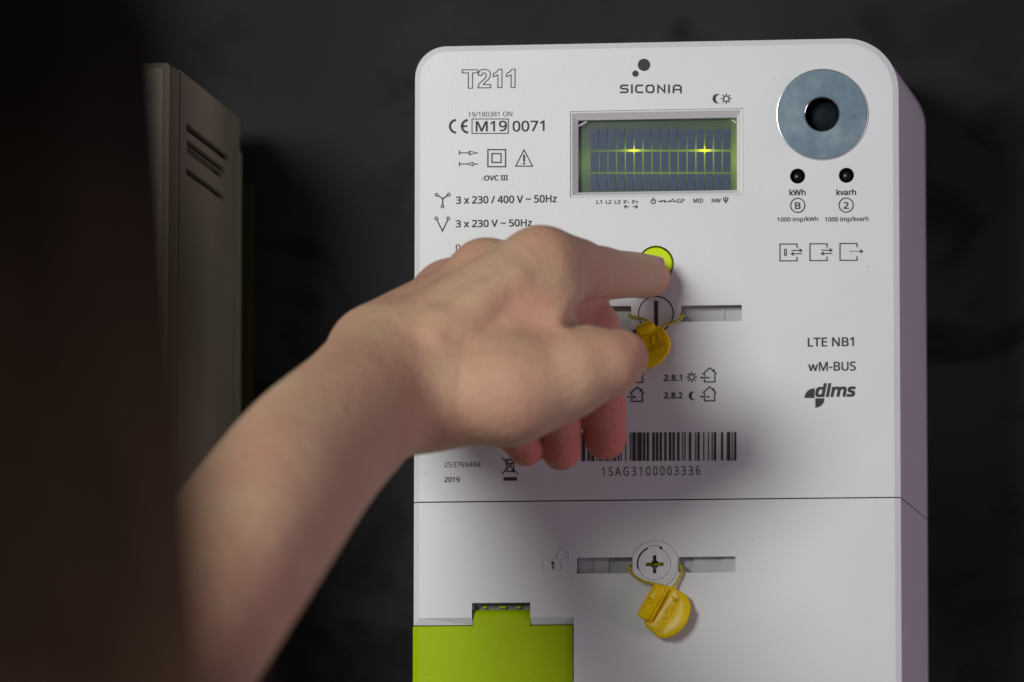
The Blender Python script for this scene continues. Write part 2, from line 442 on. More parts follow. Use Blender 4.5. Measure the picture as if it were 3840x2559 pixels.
# display: bezel, pane, screen, cells
bo = [S(2139.5, 413), S(2785, 413), S(2785, 735), S(2139.5, 735)]
bx0, bx1 = S(2140, 574).x, S(2785, 574).x; bz1, bz0 = S(2460, 413.5).z, S(2460, 735).z
YB = .0034
ix0, ix1 = S(2168, 580, YB).x, S(2763.5, 580, YB).x; iz1, iz0 = S(2466, 446.5, YB).z, S(2466, 718, YB).z
def fr(x0, z0, x1, z1, y): return [(x0, y, z0), (x1, y, z0), (x1, y, z1), (x0, y, z1)]
mb = MB(); e = 6 * PX
mb.loft([fr(bx0, bz0, bx1, bz1, .002), fr(bx0, bz0, bx1, bz1, .00018), fr(bx0 + e, bz0 + e, bx1 - e, bz1 - e, .0003), fr(ix0, iz0, ix1, iz1, YB), fr(ix0, iz0, ix1, iz1, .008)])
mb.build("display_bezel", M_bezel, meter)
def lcd_mat():
    m = bpy.data.materials.new("lcd_backlight"); m.use_nodes = True; nt = m.node_tree; b = nt.nodes["Principled BSDF"]
    b.inputs["Base Color"].default_value = (.02, .03, .01, 1); b.inputs["Roughness"].default_value = .3
    ge = nt.nodes.new("ShaderNodeNewGeometry"); sx = nt.nodes.new("ShaderNodeSeparateXYZ"); nt.links.new(ge.outputs["Position"], sx.inputs[0])
    def mth(op, a, bb=None, c=None):
        q = nt.nodes.new("ShaderNodeMath"); q.operation = op
        for i, v in enumerate((a, bb, c)):
            if v is None: continue
            if isinstance(v, (int, float)): q.inputs[i].default_value = v
            else: nt.links.new(v, q.inputs[i])
        return q.outputs[0]
    X, Z = sx.outputs[0], sx.outputs[2]
    def spot(px, py, w, h, amp):
        c = S(px, py, .006)
        dx = mth('DIVIDE', mth('SUBTRACT', X, c.x), w * PX); dz = mth('DIVIDE', mth('SUBTRACT', Z, c.z), h * PX)
        r2 = mth('ADD', mth('MULTIPLY', dx, dx), mth('MULTIPLY', dz, dz))
        return mth('DIVIDE', amp, mth('ADD', 1, mth('MULTIPLY', r2, r2)))
    hot = mth('ADD', spot(2376, 563, 22, 12, .95), spot(2642, 562, 22, 12, 1.2))
    wide = mth('ADD', mth('ADD', spot(2376, 566, 60, 48, .15), spot(2642, 562, 65, 60, .18)), mth('ADD', spot(2785, 590, 40, 260, .18), spot(2500, 608, 320, 60, .19)))
    tot = mth('ADD', wide, .012)
    cr = nt.nodes.new("ShaderNodeCombineColor")
    nt.links.new(mth('ADD', mth('MULTIPLY', tot, .62), hot), cr.inputs[0]); nt.links.new(mth('ADD', tot, hot), cr.inputs[1])
    nt.links.new(mth('ADD', .012, mth('MULTIPLY', tot, .10)), cr.inputs[2])
    nt.links.new(cr.outputs[0], b.inputs["Emission Color"]); b.inputs["Emission Strength"].default_value = 1.0
    return m
mb = MB(); mb.box((ix0 - .001, .0062, iz0 - .001), (ix1 + .001, .0072, iz1 + .001))
screen = mb.build("display_screen", lcd_mat(), meter)
M_cell = mat("lcd_cell", (.032, .048, .105), .45)
# fine dot matrix on the cells
nt = M_cell.node_tree; b = nt.nodes["Principled BSDF"]
b.inputs["Emission Color"].default_value = (.03, .05, .16, 1); b.inputs["Emission Strength"].default_value = .12
wv = nt.nodes.new("ShaderNodeTexChecker"); wv.inputs["Scale"].default_value = 2600
nt.links.new(nt.nodes["Texture Coordinate"].outputs["Object"], wv.inputs[0])
bp = nt.nodes.new("ShaderNodeBump"); bp.inputs["Strength"].default_value = .08; bp.inputs["Distance"].default_value = .0001
nt.links.new(wv.outputs["Fac"], bp.inputs["Height"]); nt.links.new(bp.outputs[0], b.inputs["Normal"])
cw, chh = 28.5 * PX, 77 * PX
mb = MB(); mb.box((-cw / 2, .0057, -chh / 2), (cw / 2, .0060, chh / 2))
cellme = bpy.data.meshes.new("lcd_cell"); cellme.from_pydata(mb.v, [], mb.f); cellme.materials.append(M_cell)
for row, (ya, yb) in enumerate(((484, 561), (569, 645), (652.5, 713))):
    for c in range(16):
        o = bpy.data.objects.new("lcd_cell", cellme); COL.objects.link(o); o.parent = screen
        xm = 2211.5 + 33.05 * (c + .5) + 1
        q = S(xm, (ya + yb) / 2 - .012 * (xm - 2460) * 0, .0057)
        o.scale = (1, 1, (yb - ya) / 77)
        o.location = Vector((q.x, 0, q.z)) - (meter.location + screen.location)
def pane_mat():
    m = bpy.data.materials.new("clear_pane"); m.use_nodes = True; nt = m.node_tree; nt.nodes.remove(nt.nodes["Principled BSDF"])
    out = nt.nodes["Material Output"]; t = nt.nodes.new("ShaderNodeBsdfTransparent"); g = nt.nodes.new("ShaderNodeBsdfGlossy")
    t.inputs[0].default_value = (.93, .95, .95, 1); g.inputs["Roughness"].default_value = .07
    mx = nt.nodes.new("ShaderNodeMixShader"); fr_ = nt.nodes.new("ShaderNodeFresnel"); fr_.inputs[0].default_value = 1.45
    nt.links.new(fr_.outputs[0], mx.inputs[0]); nt.links.new(t.outputs[0], mx.inputs[1]); nt.links.new(g.outputs[0], mx.inputs[2]); nt.links.new(mx.outputs[0], out.inputs[0])
    return m
mb = MB(); mb.box((ix0 - .0005, .0040, iz0 - .0005), (ix1 + .0005, .0046, iz1 + .0005))
mb.build("display_pane", pane_mat(), meter)
# moulded hooks in the window's upper corners
for a, b_ in (((2170, 474), (2200, 456)), ((2745, 450), (2762, 462))):
    mb = MB(); mb.tube([S(*a, .0036), S(*b_, .0036)], .00022, 6)
    mb.build("window_clip", M_bezel, meter)

# optical port: zinc ring with dark lens
mb = MB(); R = 175 * PX
mb.lathe((cW[0], 0, cW[1]), [(66 * PX, .001), (66 * PX, -.0006), (68 * PX, -.0009), (R - .0004, -.0009), (R, -.0005), (R, .0005)], 96)
ringo = mb.build("metal_ring", M_zinc, meter)
mb = MB(); mb.lathe((cW[0], 0, cW[1]), [(R - .00045, -.00092), (R - .0002, -.00085), (R + .00005, -.0005), (R + .00005, .0003)], 96)
mb.build("outer_edge", M_rim, ringo)
mb = MB(); mb.lathe((cW[0], 0, cW[1]), [(66.6 * PX, -.00095), (64.2 * PX, -.00075), (64.2 * PX, .003)], 64)
mb.build("ring_edge", M_rim, ringo)
mb = MB(); mb.lathe((cW[0], 0, cW[1]), [(.0001, .0040), (30 * PX, .0042), (50 * PX, .0050), (64 * PX, .0062), (64.1 * PX, .009)], 48)
mb.build("port_lens", M_port, meter)
for c in cLED:
    mb = MB(); mb.lathe((c[0], 0, c[1]), [(.0001, .0012), (12 * PX, .0013), (20 * PX, .0018), (24 * PX, .0028), (24 * PX, .006)], 32)
    lo_ = mb.build("indicator_lamp", M_lens, meter, True)
    mb = MB(); mb.lathe((c[0], 0, c[1]), [(28.8 * PX, .0004), (26 * PX, .0008), (26 * PX, .006)], 32)
    mb.build("lamp_socket", M_dark, lo_)
# green push button
mb = MB(); mb.lathe((cBtn[0], 0, cBtn[1]), [(.0001, .0004), (40 * PX, .00035), (60 * PX, .0003), (63.5 * PX, .0007), (63.5 * PX, .009)], 64)
mb.build("push_button", M_btn, meter)
# seal screw of the upper cover, slotted
sl = rect2(cScr[0] - 8.5 * PX, cScr[1] - 56 * PX, cScr[0] + 8.5 * PX, cScr[1] + 50 * PX)
so = plate("seal_screw", [ring2(cScr, 64 * PX), sl], .0002, .004, M_white, meter)
mb = MB(); mb.box((sl[0][0] - .0003, .0034, sl[0][1]), (sl[1][0] + .0003, .0045, sl[2][1])); mb.build("screw_slot", M_slotd, so)
# recess floors with their steps
def pocket(name, rc, steps, depth=.0050):
    x0 = min(p[0] for p in rc); x1 = max(p[0] for p in rc); z0 = min(p[1] for p in rc); z1 = max(p[1] for p in rc)
    q = MB(); n = 12
    q.box((x0 - .0006, depth, z0 - .0006), (x1 + .0006, depth + .001, z1 + .0006))
    for a, b2, hh in steps:
        q.box((x0 + (x1 - x0) * a, depth - hh, z0 - .0003), (x0 + (x1 - x0) * b2, depth - .00005, z1 + .0003))
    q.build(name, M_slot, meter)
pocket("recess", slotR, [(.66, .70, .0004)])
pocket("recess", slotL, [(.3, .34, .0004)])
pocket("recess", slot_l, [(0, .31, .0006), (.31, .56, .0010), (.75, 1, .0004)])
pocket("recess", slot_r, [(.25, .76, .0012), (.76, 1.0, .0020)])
# lock disc of the terminal cover with crossed screw
dl = [(cLk[0] + (a - cLk[0]) * .985, cLk[1] + (b2 - cLk[1]) * .985) for a, b2 in lk_hole]
tab = 13 * PX
hole = []
for k in range(72):
    a = 2 * math.pi * k / 72; rr = 62 * PX
    deg = math.degrees(a) % 360
    if 62 < deg < 108: rr = 70 * PX
    elif 108 <= deg < 200: rr = 67.5 * PX
    hole.append((cLs[0] + rr * math.cos(a), cLs[1] + rr * math.sin(a)))
ld = plate("lock_disc", [dl, hole], -.0004, .004, M_white, meter)
scr = []
for k in range(72):
    a = 2 * math.pi * k / 72; deg = math.degrees(a) % 360; rr = 60.5 * PX
    if 72 < deg < 110: rr = 68 * PX
    scr.append((cLs[0] + rr * math.cos(a), cLs[1] + rr * math.sin(a)))
cr = S(2455, 2117); t1, L1, L2 = 7 * PX, 34.5 * PX, 34.5 * PX; tm = 13 * PX
cross = [(-L1, -t1), (-tm, -t1), (-tm, -tm), (-t1, -tm), (-t1, -L2), (t1, -L2), (t1, -tm), (tm, -tm), (tm, -t1), (L1, -t1), (L1, t1), (tm, t1), (tm, tm), (t1, tm), (t1, L2), (-t1, L2), (-t1, tm), (-tm, tm), (-tm, t1), (-L1, t1)]
ls = plate("lock_screw", [scr, [(cr.x + a, cr.z + b2) for a, b2 in cross]], -.0003, .004, M_white, meter)
mb = MB(); mb.box((cr.x - .0042, .0045, cr.z - .0042), (cr.x + .0042, .0052, cr.z + .0042)); mb.build("screw_slot", M_slotd, ls)
mb = MB()   # raised arrows and triangle on the screw
for pts in ([(2446, 2071), (2453, 2057), (2461, 2071), (2446, 2071)], [(2413, 2088), (2408, 2100), (2408, 2118), (2414, 2136), (2422, 2146)], [(2490, 2082), (2499, 2092), (2504, 2108), (2502, 2124)], [(2421, 2088), (2417, 2100), (2418, 2120), (2424, 2134)]):
    mb.tube([S(x, y, -.00035) for x, y in pts], .00013, 6)
mb.build("raised_arrow", M_white, ls)
# raised padlock
mb = MB()
mb.tube([S(x, y, -.00002) for x, y in ((2043, 2099), (2106, 2099), (2106, 2140), (2043, 2141), (2043, 2099))], .00026, 6)
mb.tube([S(2094, 2097, 0)] + [S(2115.5 + 21 * math.cos(t), 2086 - 24 * math.sin(t), 0) for t in [math.pi * (1 - k / 10) for k in range(11)]] + [S(2136, 2096, 0)], .00026, 6)
pl_ = mb.build("padlock_relief", M_white, meter)
mb = MB(); mb.disc(2073, 2111, 5.5, 16); mb.ribbon([(2074, 2114), (2075.5, 2134)], 5); mb.build("keyhole", M_ink, pl_)

# green hinged flap
gx0 = S(1544.8, 2450).x; gx1 = S(2147, 2450).x; gz = S(1800, 2347.5).z; tz = S(1880, 2288).z
gch = S(1569, 2450).x; tx0 = S(1772.5, 2300).x; tx1 = S(1986, 2300).x
mb = MB(); y0 = .0012
prof = [(tx0, gz - .0001), (tx0, tz)]
mb.add([(gch, y0, gz), (tx0, y0, gz), (tx1, y0, gz), (gx1, y0, gz), (gx1, y0, zB), (gch, y0, zB)], [(0, 1, 2, 3, 4, 5)])
strip2 = mb.loft
mb.loft([[(gch, y0, gz), (gch, y0, zB)], [(gx0, y0 + .0012, gz), (gx0, y0 + .0012, zB)], [(gx0, .03, gz), (gx0, .03, zB)]], False)
mb.loft([[(gch, y0, gz), (tx0, y0, gz)], [(gch, y0 + .004, gz), (tx0, y0 + .004, gz)]], False)
mb.loft([[(tx1, y0, gz), (gx1, y0, gz)], [(tx1, y0 + .004, gz), (gx1, y0 + .004, gz)]], False)
mb.loft([[(gx1, y0, gz), (gx1, y0, zB)], [(gx1, y0 + .006, gz), (gx1, y0 + .006, zB)]], False)
R2 = .0032; arc = [(y0, gz)] + [(y0 + R2 - R2 * math.cos(t), tz - R2 * .9 + R2 * math.sin(t)) for t in [math.pi / 2 * k / 8 for k in range(9)]] + [(.008, tz - R2 * .9 + R2)]
mb.loft([[(tx0 + (tx0 * 0), y, z) for y, z in arc], [(tx1, y, z) for y, z in arc]], False)
for xx in (tx0, tx1): mb.add([(xx, y, z) for y, z in arc] + [(xx, .008, gz)], [tuple(range(len(arc) + 1))])
flap = mb.build("hinged_flap", M_green, meter)
mb = MB()
for cx, hw in ((1818, 8), (1885, 13), (1945, 8)):
    c = S(cx, 2277, .004); mb.box((c.x - hw * PX, .0036, c.z - 5 * PX), (c.x + hw * PX, .0075, c.z + 3 * PX))
mb.build("hinge_nub", M_green, flap)
mb = MB(); mb.box((nx0 - .0008, .0050, nz - .0055), (nx1 + .0008, .0062, nz + .001)); mb.build("hinge_shelf", M_slotd, meter)
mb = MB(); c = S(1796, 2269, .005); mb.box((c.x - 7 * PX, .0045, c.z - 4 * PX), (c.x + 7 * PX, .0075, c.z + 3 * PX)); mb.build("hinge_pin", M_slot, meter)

# ---- everything printed on the face
T = lambda s, *a, **k: text(s, *a, meter, **k)
outlined(meter)
T("19/180381 ON", 1756, 1921, 420, 438, heavy=0)
T("M19", 1784, 1901, 454, 494, heavy=1.6)
T("0071", 1922, 2042, 453, 494, heavy=1.6)
T("OVC III", 1815, 1905, 658, 678, heavy=1.6)
T("3 x 230 / 400 V ~ 50Hz", 1710, 2088, 734, 763, heavy=1.6)
T("3 x 230 V ~ 50Hz", 1709, 1995, 824, 852, heavy=1.6)
T("0", 1709, 1727, 917, 942, heavy=0.8)
T("253769484", 1666, 1803, 1732.5, 1752.5, heavy=0)
T("2019", 1666, 1724, 1789.5, 1809, heavy=0.8)
T("1SAG3100003336", 2258, 2626, 1750, 1784, heavy=0, space=1.35)
T("2.8.1", 2491, 2558, 1406, 1430, heavy=1.6, space=1.1)
T("2.8.2", 2491, 2560, 1472, 1496, heavy=1.6, space=1.1)
T("LTE NB1", 3029, 3202, 1266, 1300, heavy=1.6)
T("wM-BUS", 3031, 3209, 1357, 1392, heavy=1.6)
T("kWh", 2960, 3021, 710, 734, heavy=1.6)
T("kvarh", 3136, 3210, 710, 733, heavy=1.6)
T("B", 2981, 3002, 759, 785, heavy=1.6)
T("2", 3163, 3183, 758, 784, heavy=1.6)
T("1000 imp/kWh", 2915, 3068, 814, 836, heavy=.7)
T("1000 imp/kvarh", 3094, 3257, 813, 836, heavy=.7)
for s, a, b2 in (("L1", 2237, 2257), ("L2", 2271, 2293), ("L3", 2305, 2326), ("P-", 2339, 2359), ("P+", 2371, 2394)):
    T(s, a, b2, 751, 765.5, heavy=.8)
T("GP", 2538, 2567, 746, 762, heavy=.7); T("MID", 2600, 2637, 745, 761, heavy=.7); T("NW", 2669, 2703, 745, 760.5, heavy=.7)
T("dlms", 3057, 3210, 1437, 1490, heavy=5.5, shear=.18)
def sym(name, fn):
    q = MB(); fn(q); return q.build(name, M_ink, meter)
LW = 4.4
def f(q):     # CE
    q.circ(1711, 474.5, 23.5, 8.5, 100, 262, 18); q.ribbon([(1706, 450.5), (1706.5, 451)], 1)
    q.circ(1756, 474.5, 23.5, 8.5, 100, 262, 18); q.ribbon([(1735, 474), (1750, 474)], 7)
sym("conformity_symbol", f)
sym("frame_symbol", lambda q: q.ribbon([(1770, 447), (1906, 447), (1906, 501), (1770, 501)], 3.2, True))
def f(q):
    q.ribbon([(1723, 574), (1758, 574)], 3.6); q.ribbon([(1723, 567), (1723, 581)], 3.6); q.ribbon([(1760, 568), (1791, 574), (1760, 581)], 3.6, True)
    q.ribbon([(1723, 616), (1748, 616)], 3.6); q.ribbon([(1723, 609), (1723, 623)], 3.6); q.ribbon([(1749, 616), (1773, 610), (1777, 616), (1773, 622)], 3.6, True); q.ribbon([(1780, 616), (1792, 616)], 3.6)
sym("arrow_symbol", f)
def f(q):
    q.ribbon([(1829.5, 562), (1896, 562), (1896, 626), (1829.5, 626)], LW, True); q.ribbon([(1845, 577), (1879, 577), (1879, 610), (1845, 610)], LW, True)
sym("insulation_symbol", f)
def f(q):
    q.ribbon([(1965.5, 563), (1997, 624), (1934, 624)], 3.8, True); q.ribbon([(1965.5, 583), (1965.5, 606)], 7); q.disc(1965.5, 614.5, 4, 14)
sym("warning_symbol", f)
def f(q):
    for a, b2 in ((1637, 731.5), (1683, 731), (1659.5, 775)): q.circ(a, b2, 5.2, 3.6, n=16)
    q.ribbon([(1642, 734), (1660, 745.5)], LW); q.ribbon([(1678, 734), (1661, 746)], LW); q.ribbon([(1660, 747), (1660, 769)], LW)
sym("star_symbol", f)
def f(q):
    for a, b2 in ((1636.5, 820), (1681, 820)): q.circ(a, b2, 5.4, 3.6, n=16)
    q.ribbon([(1639, 826), (1659, 867), (1679, 826)], LW)
sym("delta_symbol", f)
def f(q):
    q.disc(2415, 244, 23, 40); q.disc(2383, 277, 11.8, 28)
sym("logo_dots", f)
def f(q):     # the wide logo lettering
    w_ = 6.4; t, m_, b2 = 321, 334, 347
    q.ribbon([(2354, t), (2334, t), (2328.5, t + 3), (2328.5, m_ - 3.5), (2334, m_ - .5), (2349, m_ - .5), (2353.5, m_ + 2.5), (2353.5, b2 - 3), (2349, b2), (2327, b2)], w_)
    q.ribbon([(2369.5, t - 2), (2369.5, b2 + 2)], w_)
    q.ribbon([(2410, t), (2391, t), (2385, t + 5), (2385, b2 - 5), (2391, b2), (2410, b2)], w_)
    q.ribbon([(2430, t), (2445, t), (2451, t + 5), (2451, b2 - 5), (2445, b2), (2430, b2), (2424, b2 - 5), (2424, t + 5)], w_, True)
    q.ribbon([(2467.5, b2 + 2), (2467.5, t), (2492, b2 - 1), (2492, t - 2)], w_ * .93)
    q.ribbon([(2508.5, t - 2), (2508.5, b2 + 2)], w_)
    q.ribbon([(2525.5, b2 + 2), (2525.5, t + 6), (2532, t), (2547, t), (2553.5, t + 6), (2553.5, b2 + 2)], w_); q.ribbon([(2529, m_ + 3), (2550, m_ + 3)], w_ * .9)
sym("logo_lettering", f)
def moon(q, cx, cy, r):
    pts = [(cx + r * math.cos(t), cy - r * math.sin(t)) for t in [math.radians(60 + 240 * k / 20) for k in range(21)]]
    pts += [(cx + r * .62 + r * .98 * math.cos(t), cy - r * .98 * math.sin(t)) for t in [math.radians(238 - 116 * k / 14) for k in range(15)]]
    q.fill(pts)
def sun(q, cx, cy, r, R_, n=8, wd=LW):
    q.circ(cx, cy, r, wd, n=24)
    for k in range(n):
        a = 2 * math.pi * k / n + .0
        q.ribbon([(cx + (r + 5) * math.cos(a), cy - (r + 5) * math.sin(a)), (cx + R_ * math.cos(a), cy - R_ * math.sin(a))], wd)
def f(q): moon(q, 2690, 371, 18); sun(q, 2723.5, 371, 10.5, 18.5)
sym("moon_and_sun_symbol", f)
def f(q):
    for x in (2350,): q.ribbon([(x + 8, 776), (x - 7, 776)], 3.4); q.ribbon([(x - 2, 770), (x - 8.5, 776), (x - 2, 782)], 3.4)
    x = 2382; q.ribbon([(x - 8, 776), (x + 7, 776)], 3.4); q.ribbon([(x + 2, 770), (x + 8.5, 776), (x + 2, 782)], 3.4)
sym("direction_arrows", f)
def f(q):
    q.circ(2450, 756, 8.5, 3.6, 125, 415, 18); q.ribbon([(2450, 742), (2450, 755)], 3.6)
    q.ribbon([(2469, 756), (2476, 756)], 3.4); q.disc(2479, 756, 3.6, 12); q.ribbon([(2481, 754), (2492, 752)], 3.4); q.disc(2492.5, 757, 3.6, 12); q.ribbon([(2495, 757), (2501, 757)], 3.4)
    q.ribbon([(2504, 756), (2510, 756)], 3.4); q.disc(2513, 756, 3.6, 12); q.ribbon([(2515, 754), (2526, 746)], 3.4); q.disc(2527, 756, 3.6, 12); q.ribbon([(2529, 756), (2536, 756)], 3.4)
sym("status_symbols", f)
def f(q):
    q.ribbon([(2713.5, 741), (2714, 750), (2717, 755), (2721.5, 756.5), (2726, 755), (2729, 750), (2729.5, 741)], 3.8); q.ribbon([(2721.5, 740), (2721.5, 763)], 3.8)
sym("antenna_symbol", f)
def f(q): q.circ(2991.5, 771, 26.5, 4, n=40)
sym("class_ring", f)
def f(q): q.circ(3173, 770, 26.5, 4, n=40)
sym("class_ring", f)
def f(q):
    for k, x in enumerate((2925, 3037.5, 3150)):
        dy = -k * 1
        q.ribbon([(x + 64, 929 + dy), (x + 64, 916 + dy), (x, 916 + dy), (x, 979 + dy), (x + 64, 979 + dy), (x + 64, 965 + dy)], 4)
        if k < 2:
            q.ribbon([(x + 44, 940 + dy), (x + 80, 940 + dy)], 3.6); q.ribbon([(x + 74, 934 + dy), (x + 82, 940 + dy), (x + 74, 945.5 + dy)], 3.6)
            q.ribbon([(x + 44, 952.5 + dy), (x + 82, 952.5 + dy)], 3.6); q.ribbon([(x + 51, 947.5 + dy), (x + 42.5, 952.5 + dy), (x + 51, 958.5 + dy)], 3.6)
        else:
            for a in (38, 48, 58): q.ribbon([(x + a, 945 + dy), (x + a + 5, 945 + dy)], 3)
            q.ribbon([(x + 68, 945 + dy), (x + 84, 945 + dy)], 3.6); q.ribbon([(x + 77, 939 + dy), (x + 85, 945 + dy), (x + 77, 951 + dy)], 3.6)
    q.ribbon([(2942, 937), (2945.5, 934.5), (2949, 937), (2949, 957), (2945.5, 960), (2942, 957)], 3.6, True)
sym("relay_symbols", f)
def house(q, x0, x1, zb, dirn, ya):
    cx = (x0 + x1) / 2; ap = zb - 53; ev = zb - 30
    q.ribbon([(x0 - 6, ev), (cx + 1, ap), (x1 + 6, ev)], LW)
    if dirn < 0:
        q.ribbon([(x0, ev + 1), (x0, ya - 6)], LW); q.ribbon([(x0, ya + 6), (x0, zb), (x1, zb), (x1, ev + 1)], LW)
        q.ribbon([(x0 + 18, ya), (x0 - 12, ya)], LW); q.fill([(x0 - 18, ya), (x0 - 8, ya - 5), (x0 - 8, ya + 5)])
    else:
        q.ribbon([(x0, ev + 1), (x0, ya - 6)], LW); q.ribbon([(x0, ya + 6), (x0, zb), (x1, zb), (x1, ev + 1)], LW)
        q.ribbon([(x0 - 15, ya), (x0 + 10, ya)], LW); q.fill([(x0 + 18, ya), (x0 + 8, ya - 5), (x0 + 8, ya + 5)])
    q.ribbon([(x1 - 4, ev - 16), (x1 - 4, ev - 7)], 5.5)
sym("house_symbol", lambda q: house(q, 2642, 2681, 1433, -1, 1417))
sym("house_symbol", lambda q: house(q, 2642, 2680, 1504, -1, 1488.5))
sym("house_symbol", lambda q: house(q, 2370, 2409.5, 1506, 1, 1490))
sym("house_symbol", lambda q: house(q, 2371, 2410, 1435, 1, 1419))
sym("sun_symbol", lambda q: sun(q, 2594, 1415, 10.5, 19))
sym("moon_symbol", lambda q: moon(q, 2599, 1485, 16))
def f(q):     # emblem beside the dlms lettering
    q.fill([(3054, 1493)] + [(3055 - 38 * math.cos(t), 1493 - 36 * math.sin(t)) for t in [math.pi / 2 * k / 10 for k in range(11)]])
    q.fill([(3057.5, 1494.5)] + [(3057.5 + 34 * math.cos(t), 1494.5 + 35 * math.sin(t)) for t in [math.pi / 2 * k / 10 for k in range(11)]])
sym("logo_emblem", f)
def f(q):     # crossed-out bin
    q.ribbon([(1883, 1717), (1943, 1778)], 3.8); q.ribbon([(1943, 1717), (1883, 1778)], 3.8)
    q.ribbon([(1899, 1728), (1902, 1769), (1925, 1769), (1929, 1728)], 3.8); q.ribbon([(1895, 1727), (1932, 1727)], 3.8)
    q.ribbon([(1909, 1738), (1920, 1738)], 4); q.disc(1924, 1767, 5.5, 14); q.ribbon([(1904, 1722), (1924, 1722)], 3.4)
    q.fill([(1889, 1790.5), (1939, 1790.5), (1939, 1803.5), (1889, 1803.5)])
sym("bin_symbol", f)
bars = [(300, 338), (363, 390), (403, 440), (462, 474), (492, 516), (534, 548), (565, 600), (622, 634), (652, 676), (695, 712), (728, 740), (780, 792), (833, 845), (858, 897), (912, 962), (975, 1000), (1016, 1042), (1078, 1105), (1118, 1143), (1158, 1184), (1210, 1235), (1262, 1287), (1302, 1326), (1352, 1378), (1406, 1415), (1432, 1445), (1482, 1508), (1550, 1560), (1575, 1600), (1640, 1652), (1692, 1703), (1732, 1743), (1757, 1783), (1836, 1860), (1900, 1938), (1953, 1964), (1980, 2005)]
def f(q):
    for a, b2 in bars:
        a = 2080 + a / 2.941; b2 = 2080 + b2 / 2.941; s = -.004 * (a - 2480)
        q.fill([(a, 1622 + s), (b2, 1622 + s), (b2, 1729 + s), (a, 1729 + s)])
sym("barcode", f)

rs = random.Random(11); mb = MB()
for k in range(46):
    x, y = rs.uniform(1600, 3340), rs.uniform(230, 2500)
    if 2120 < x < 2800 and 390 < y < 750 or (x < 2160 and y > 2240) or math.hypot(x - 3083, y - 430) < 185: continue
    r = rs.uniform(.7, 1.7); mb.fill([(x + r * rs.uniform(.6, 1.4) * math.cos(t), y + r * rs.uniform(.6, 1.4) * math.sin(t)) for t in (0, 1.2, 2.4, 3.6, 4.9)])
for a in (((2331, 1143), (2337, 1139)), ((3252, 1003), (3259, 999)), ((1590, 1772), (1603, 1781)), ((1811, 666), (1806, 680))): mb.ribbon(a, 1.4)
dust = mb.build("dust_specks", mat("dust", (.30, .29, .28), .9), meter); dust["kind"] = "stuff"

# ------------------------------------------------------------------ yellow seals on twisted wire
def twisted(q, pts, r=.00030, pitch=.0026, amp=.00036):
    pts = [Vector(p) for p in pts]
    L = [0]
    for a, b2 in zip(pts, pts[1:]): L.append(L[-1] + (b2 - a).length)
    n = max(8, int(L[-1] / .00032)); fine = []
    def cat(u):
        for i in range(len(L) - 1):
            if u <= L[i + 1] or i == len(L) - 2:
                t = (u - L[i]) / (L[i + 1] - L[i] + 1e-9)
                p0 = pts[max(i - 1, 0)]; p1 = pts[i]; p2 = pts[i + 1]; p3 = pts[min(i + 2, len(pts) - 1)]
                return .5 * ((2 * p1) + (p2 - p0) * t + (2 * p0 - 5 * p1 + 4 * p2 - p3) * t * t + (3 * p1 - p0 - 3 * p2 + p3) * t ** 3)
    base = [cat(L[-1] * k / n) for k in range(n + 1)]
    for ph in (0, math.pi):
        o = []
        for k, p in enumerate(base):
            t = (base[min(k + 1, n)] - base[max(k - 1, 0)]).normalized(); a = t.cross(Vector((0, 1, 0.02))).normalized(); b2 = t.cross(a)
            w_ = ph + 2 * math.pi * L[-1] * k / n / pitch
            o.append(p + (a * math.cos(w_) + b2 * math.sin(w_)) * amp)
        q.tube(o, r, 7)
def relief(s, cx, cy, hgt, ang, dep, parent, wd=None):
    me = text_mesh(s, 0, 1.05, extrude=.08); a = verts_of(me); lo, hi = a.min(0), a.max(0); k = hgt * PX / (hi[1] - lo[1])
    kx = wd * PX / (hi[0] - lo[0]) if wd else k
    x = (a[:, 0] - (lo[0] + hi[0]) / 2) * kx; z = (a[:, 1] - (lo[1] + hi[1]) / 2) * k; t = math.radians(ang); c = S(cx, cy, dep)
    b = np.stack([c.x + x * math.cos(t) - z * math.sin(t), dep - np.clip(a[:, 2], -1, 1) * .0055, c.z + x * math.sin(t) + z * math.cos(t)], 1)
    set_verts(me, b); me.name = "raised_lettering"
    return link("raised_lettering", me, M_yel, parent)
def tagmesh(pts4k, dep0, dep1, name, parent, bev=.0009):
    c = (dep0 + dep1) / 2
    return plate(name, [[xz(S(x, y, c)) for x, y in pts4k]], dep0, dep1, M_yel, parent, bevel=bev)
def smoothpts(pts, n=6):
    out = []; N = len(pts)
    for i in range(N):
        p0, p1, p2, p3 = [Vector(pts[(i + k - 1) % N]) for k in range(4)]
        for j in range(n):
            t = j / n
            q = .5 * ((2 * p1) + (p2 - p0) * t + (2 * p0 - 5 * p1 + 4 * p2 - p3) * t * t + (3 * p1 - p0 - 3 * p2 + p3) * t ** 3)
            out.append((q.x, q.y))
    return out
GRP = "yellow seals hanging from the two cover screws"
# lower seal
s2 = empty("security_seal", S(2500, 2395, -.003), "whole yellow plastic seal on twisted wire below the crossed lock screw", "seal", GRP)
body2 = tagmesh([(2470, 2194), (2509, 2199), (2524, 2201), (2550, 2217), (2575, 2234), (2584, 2248), (2589, 2264), (2590.5, 2284), (2586, 2311), (2574, 2340), (2557, 2361), (2539, 2377), (2521, 2388), (2504, 2394), (2486, 2395.5), (2472, 2393), (2440, 2367), (2424, 2352), (2417, 2330), (2440, 2260)], -.0046, -.0012, "seal_body", s2, .0009)
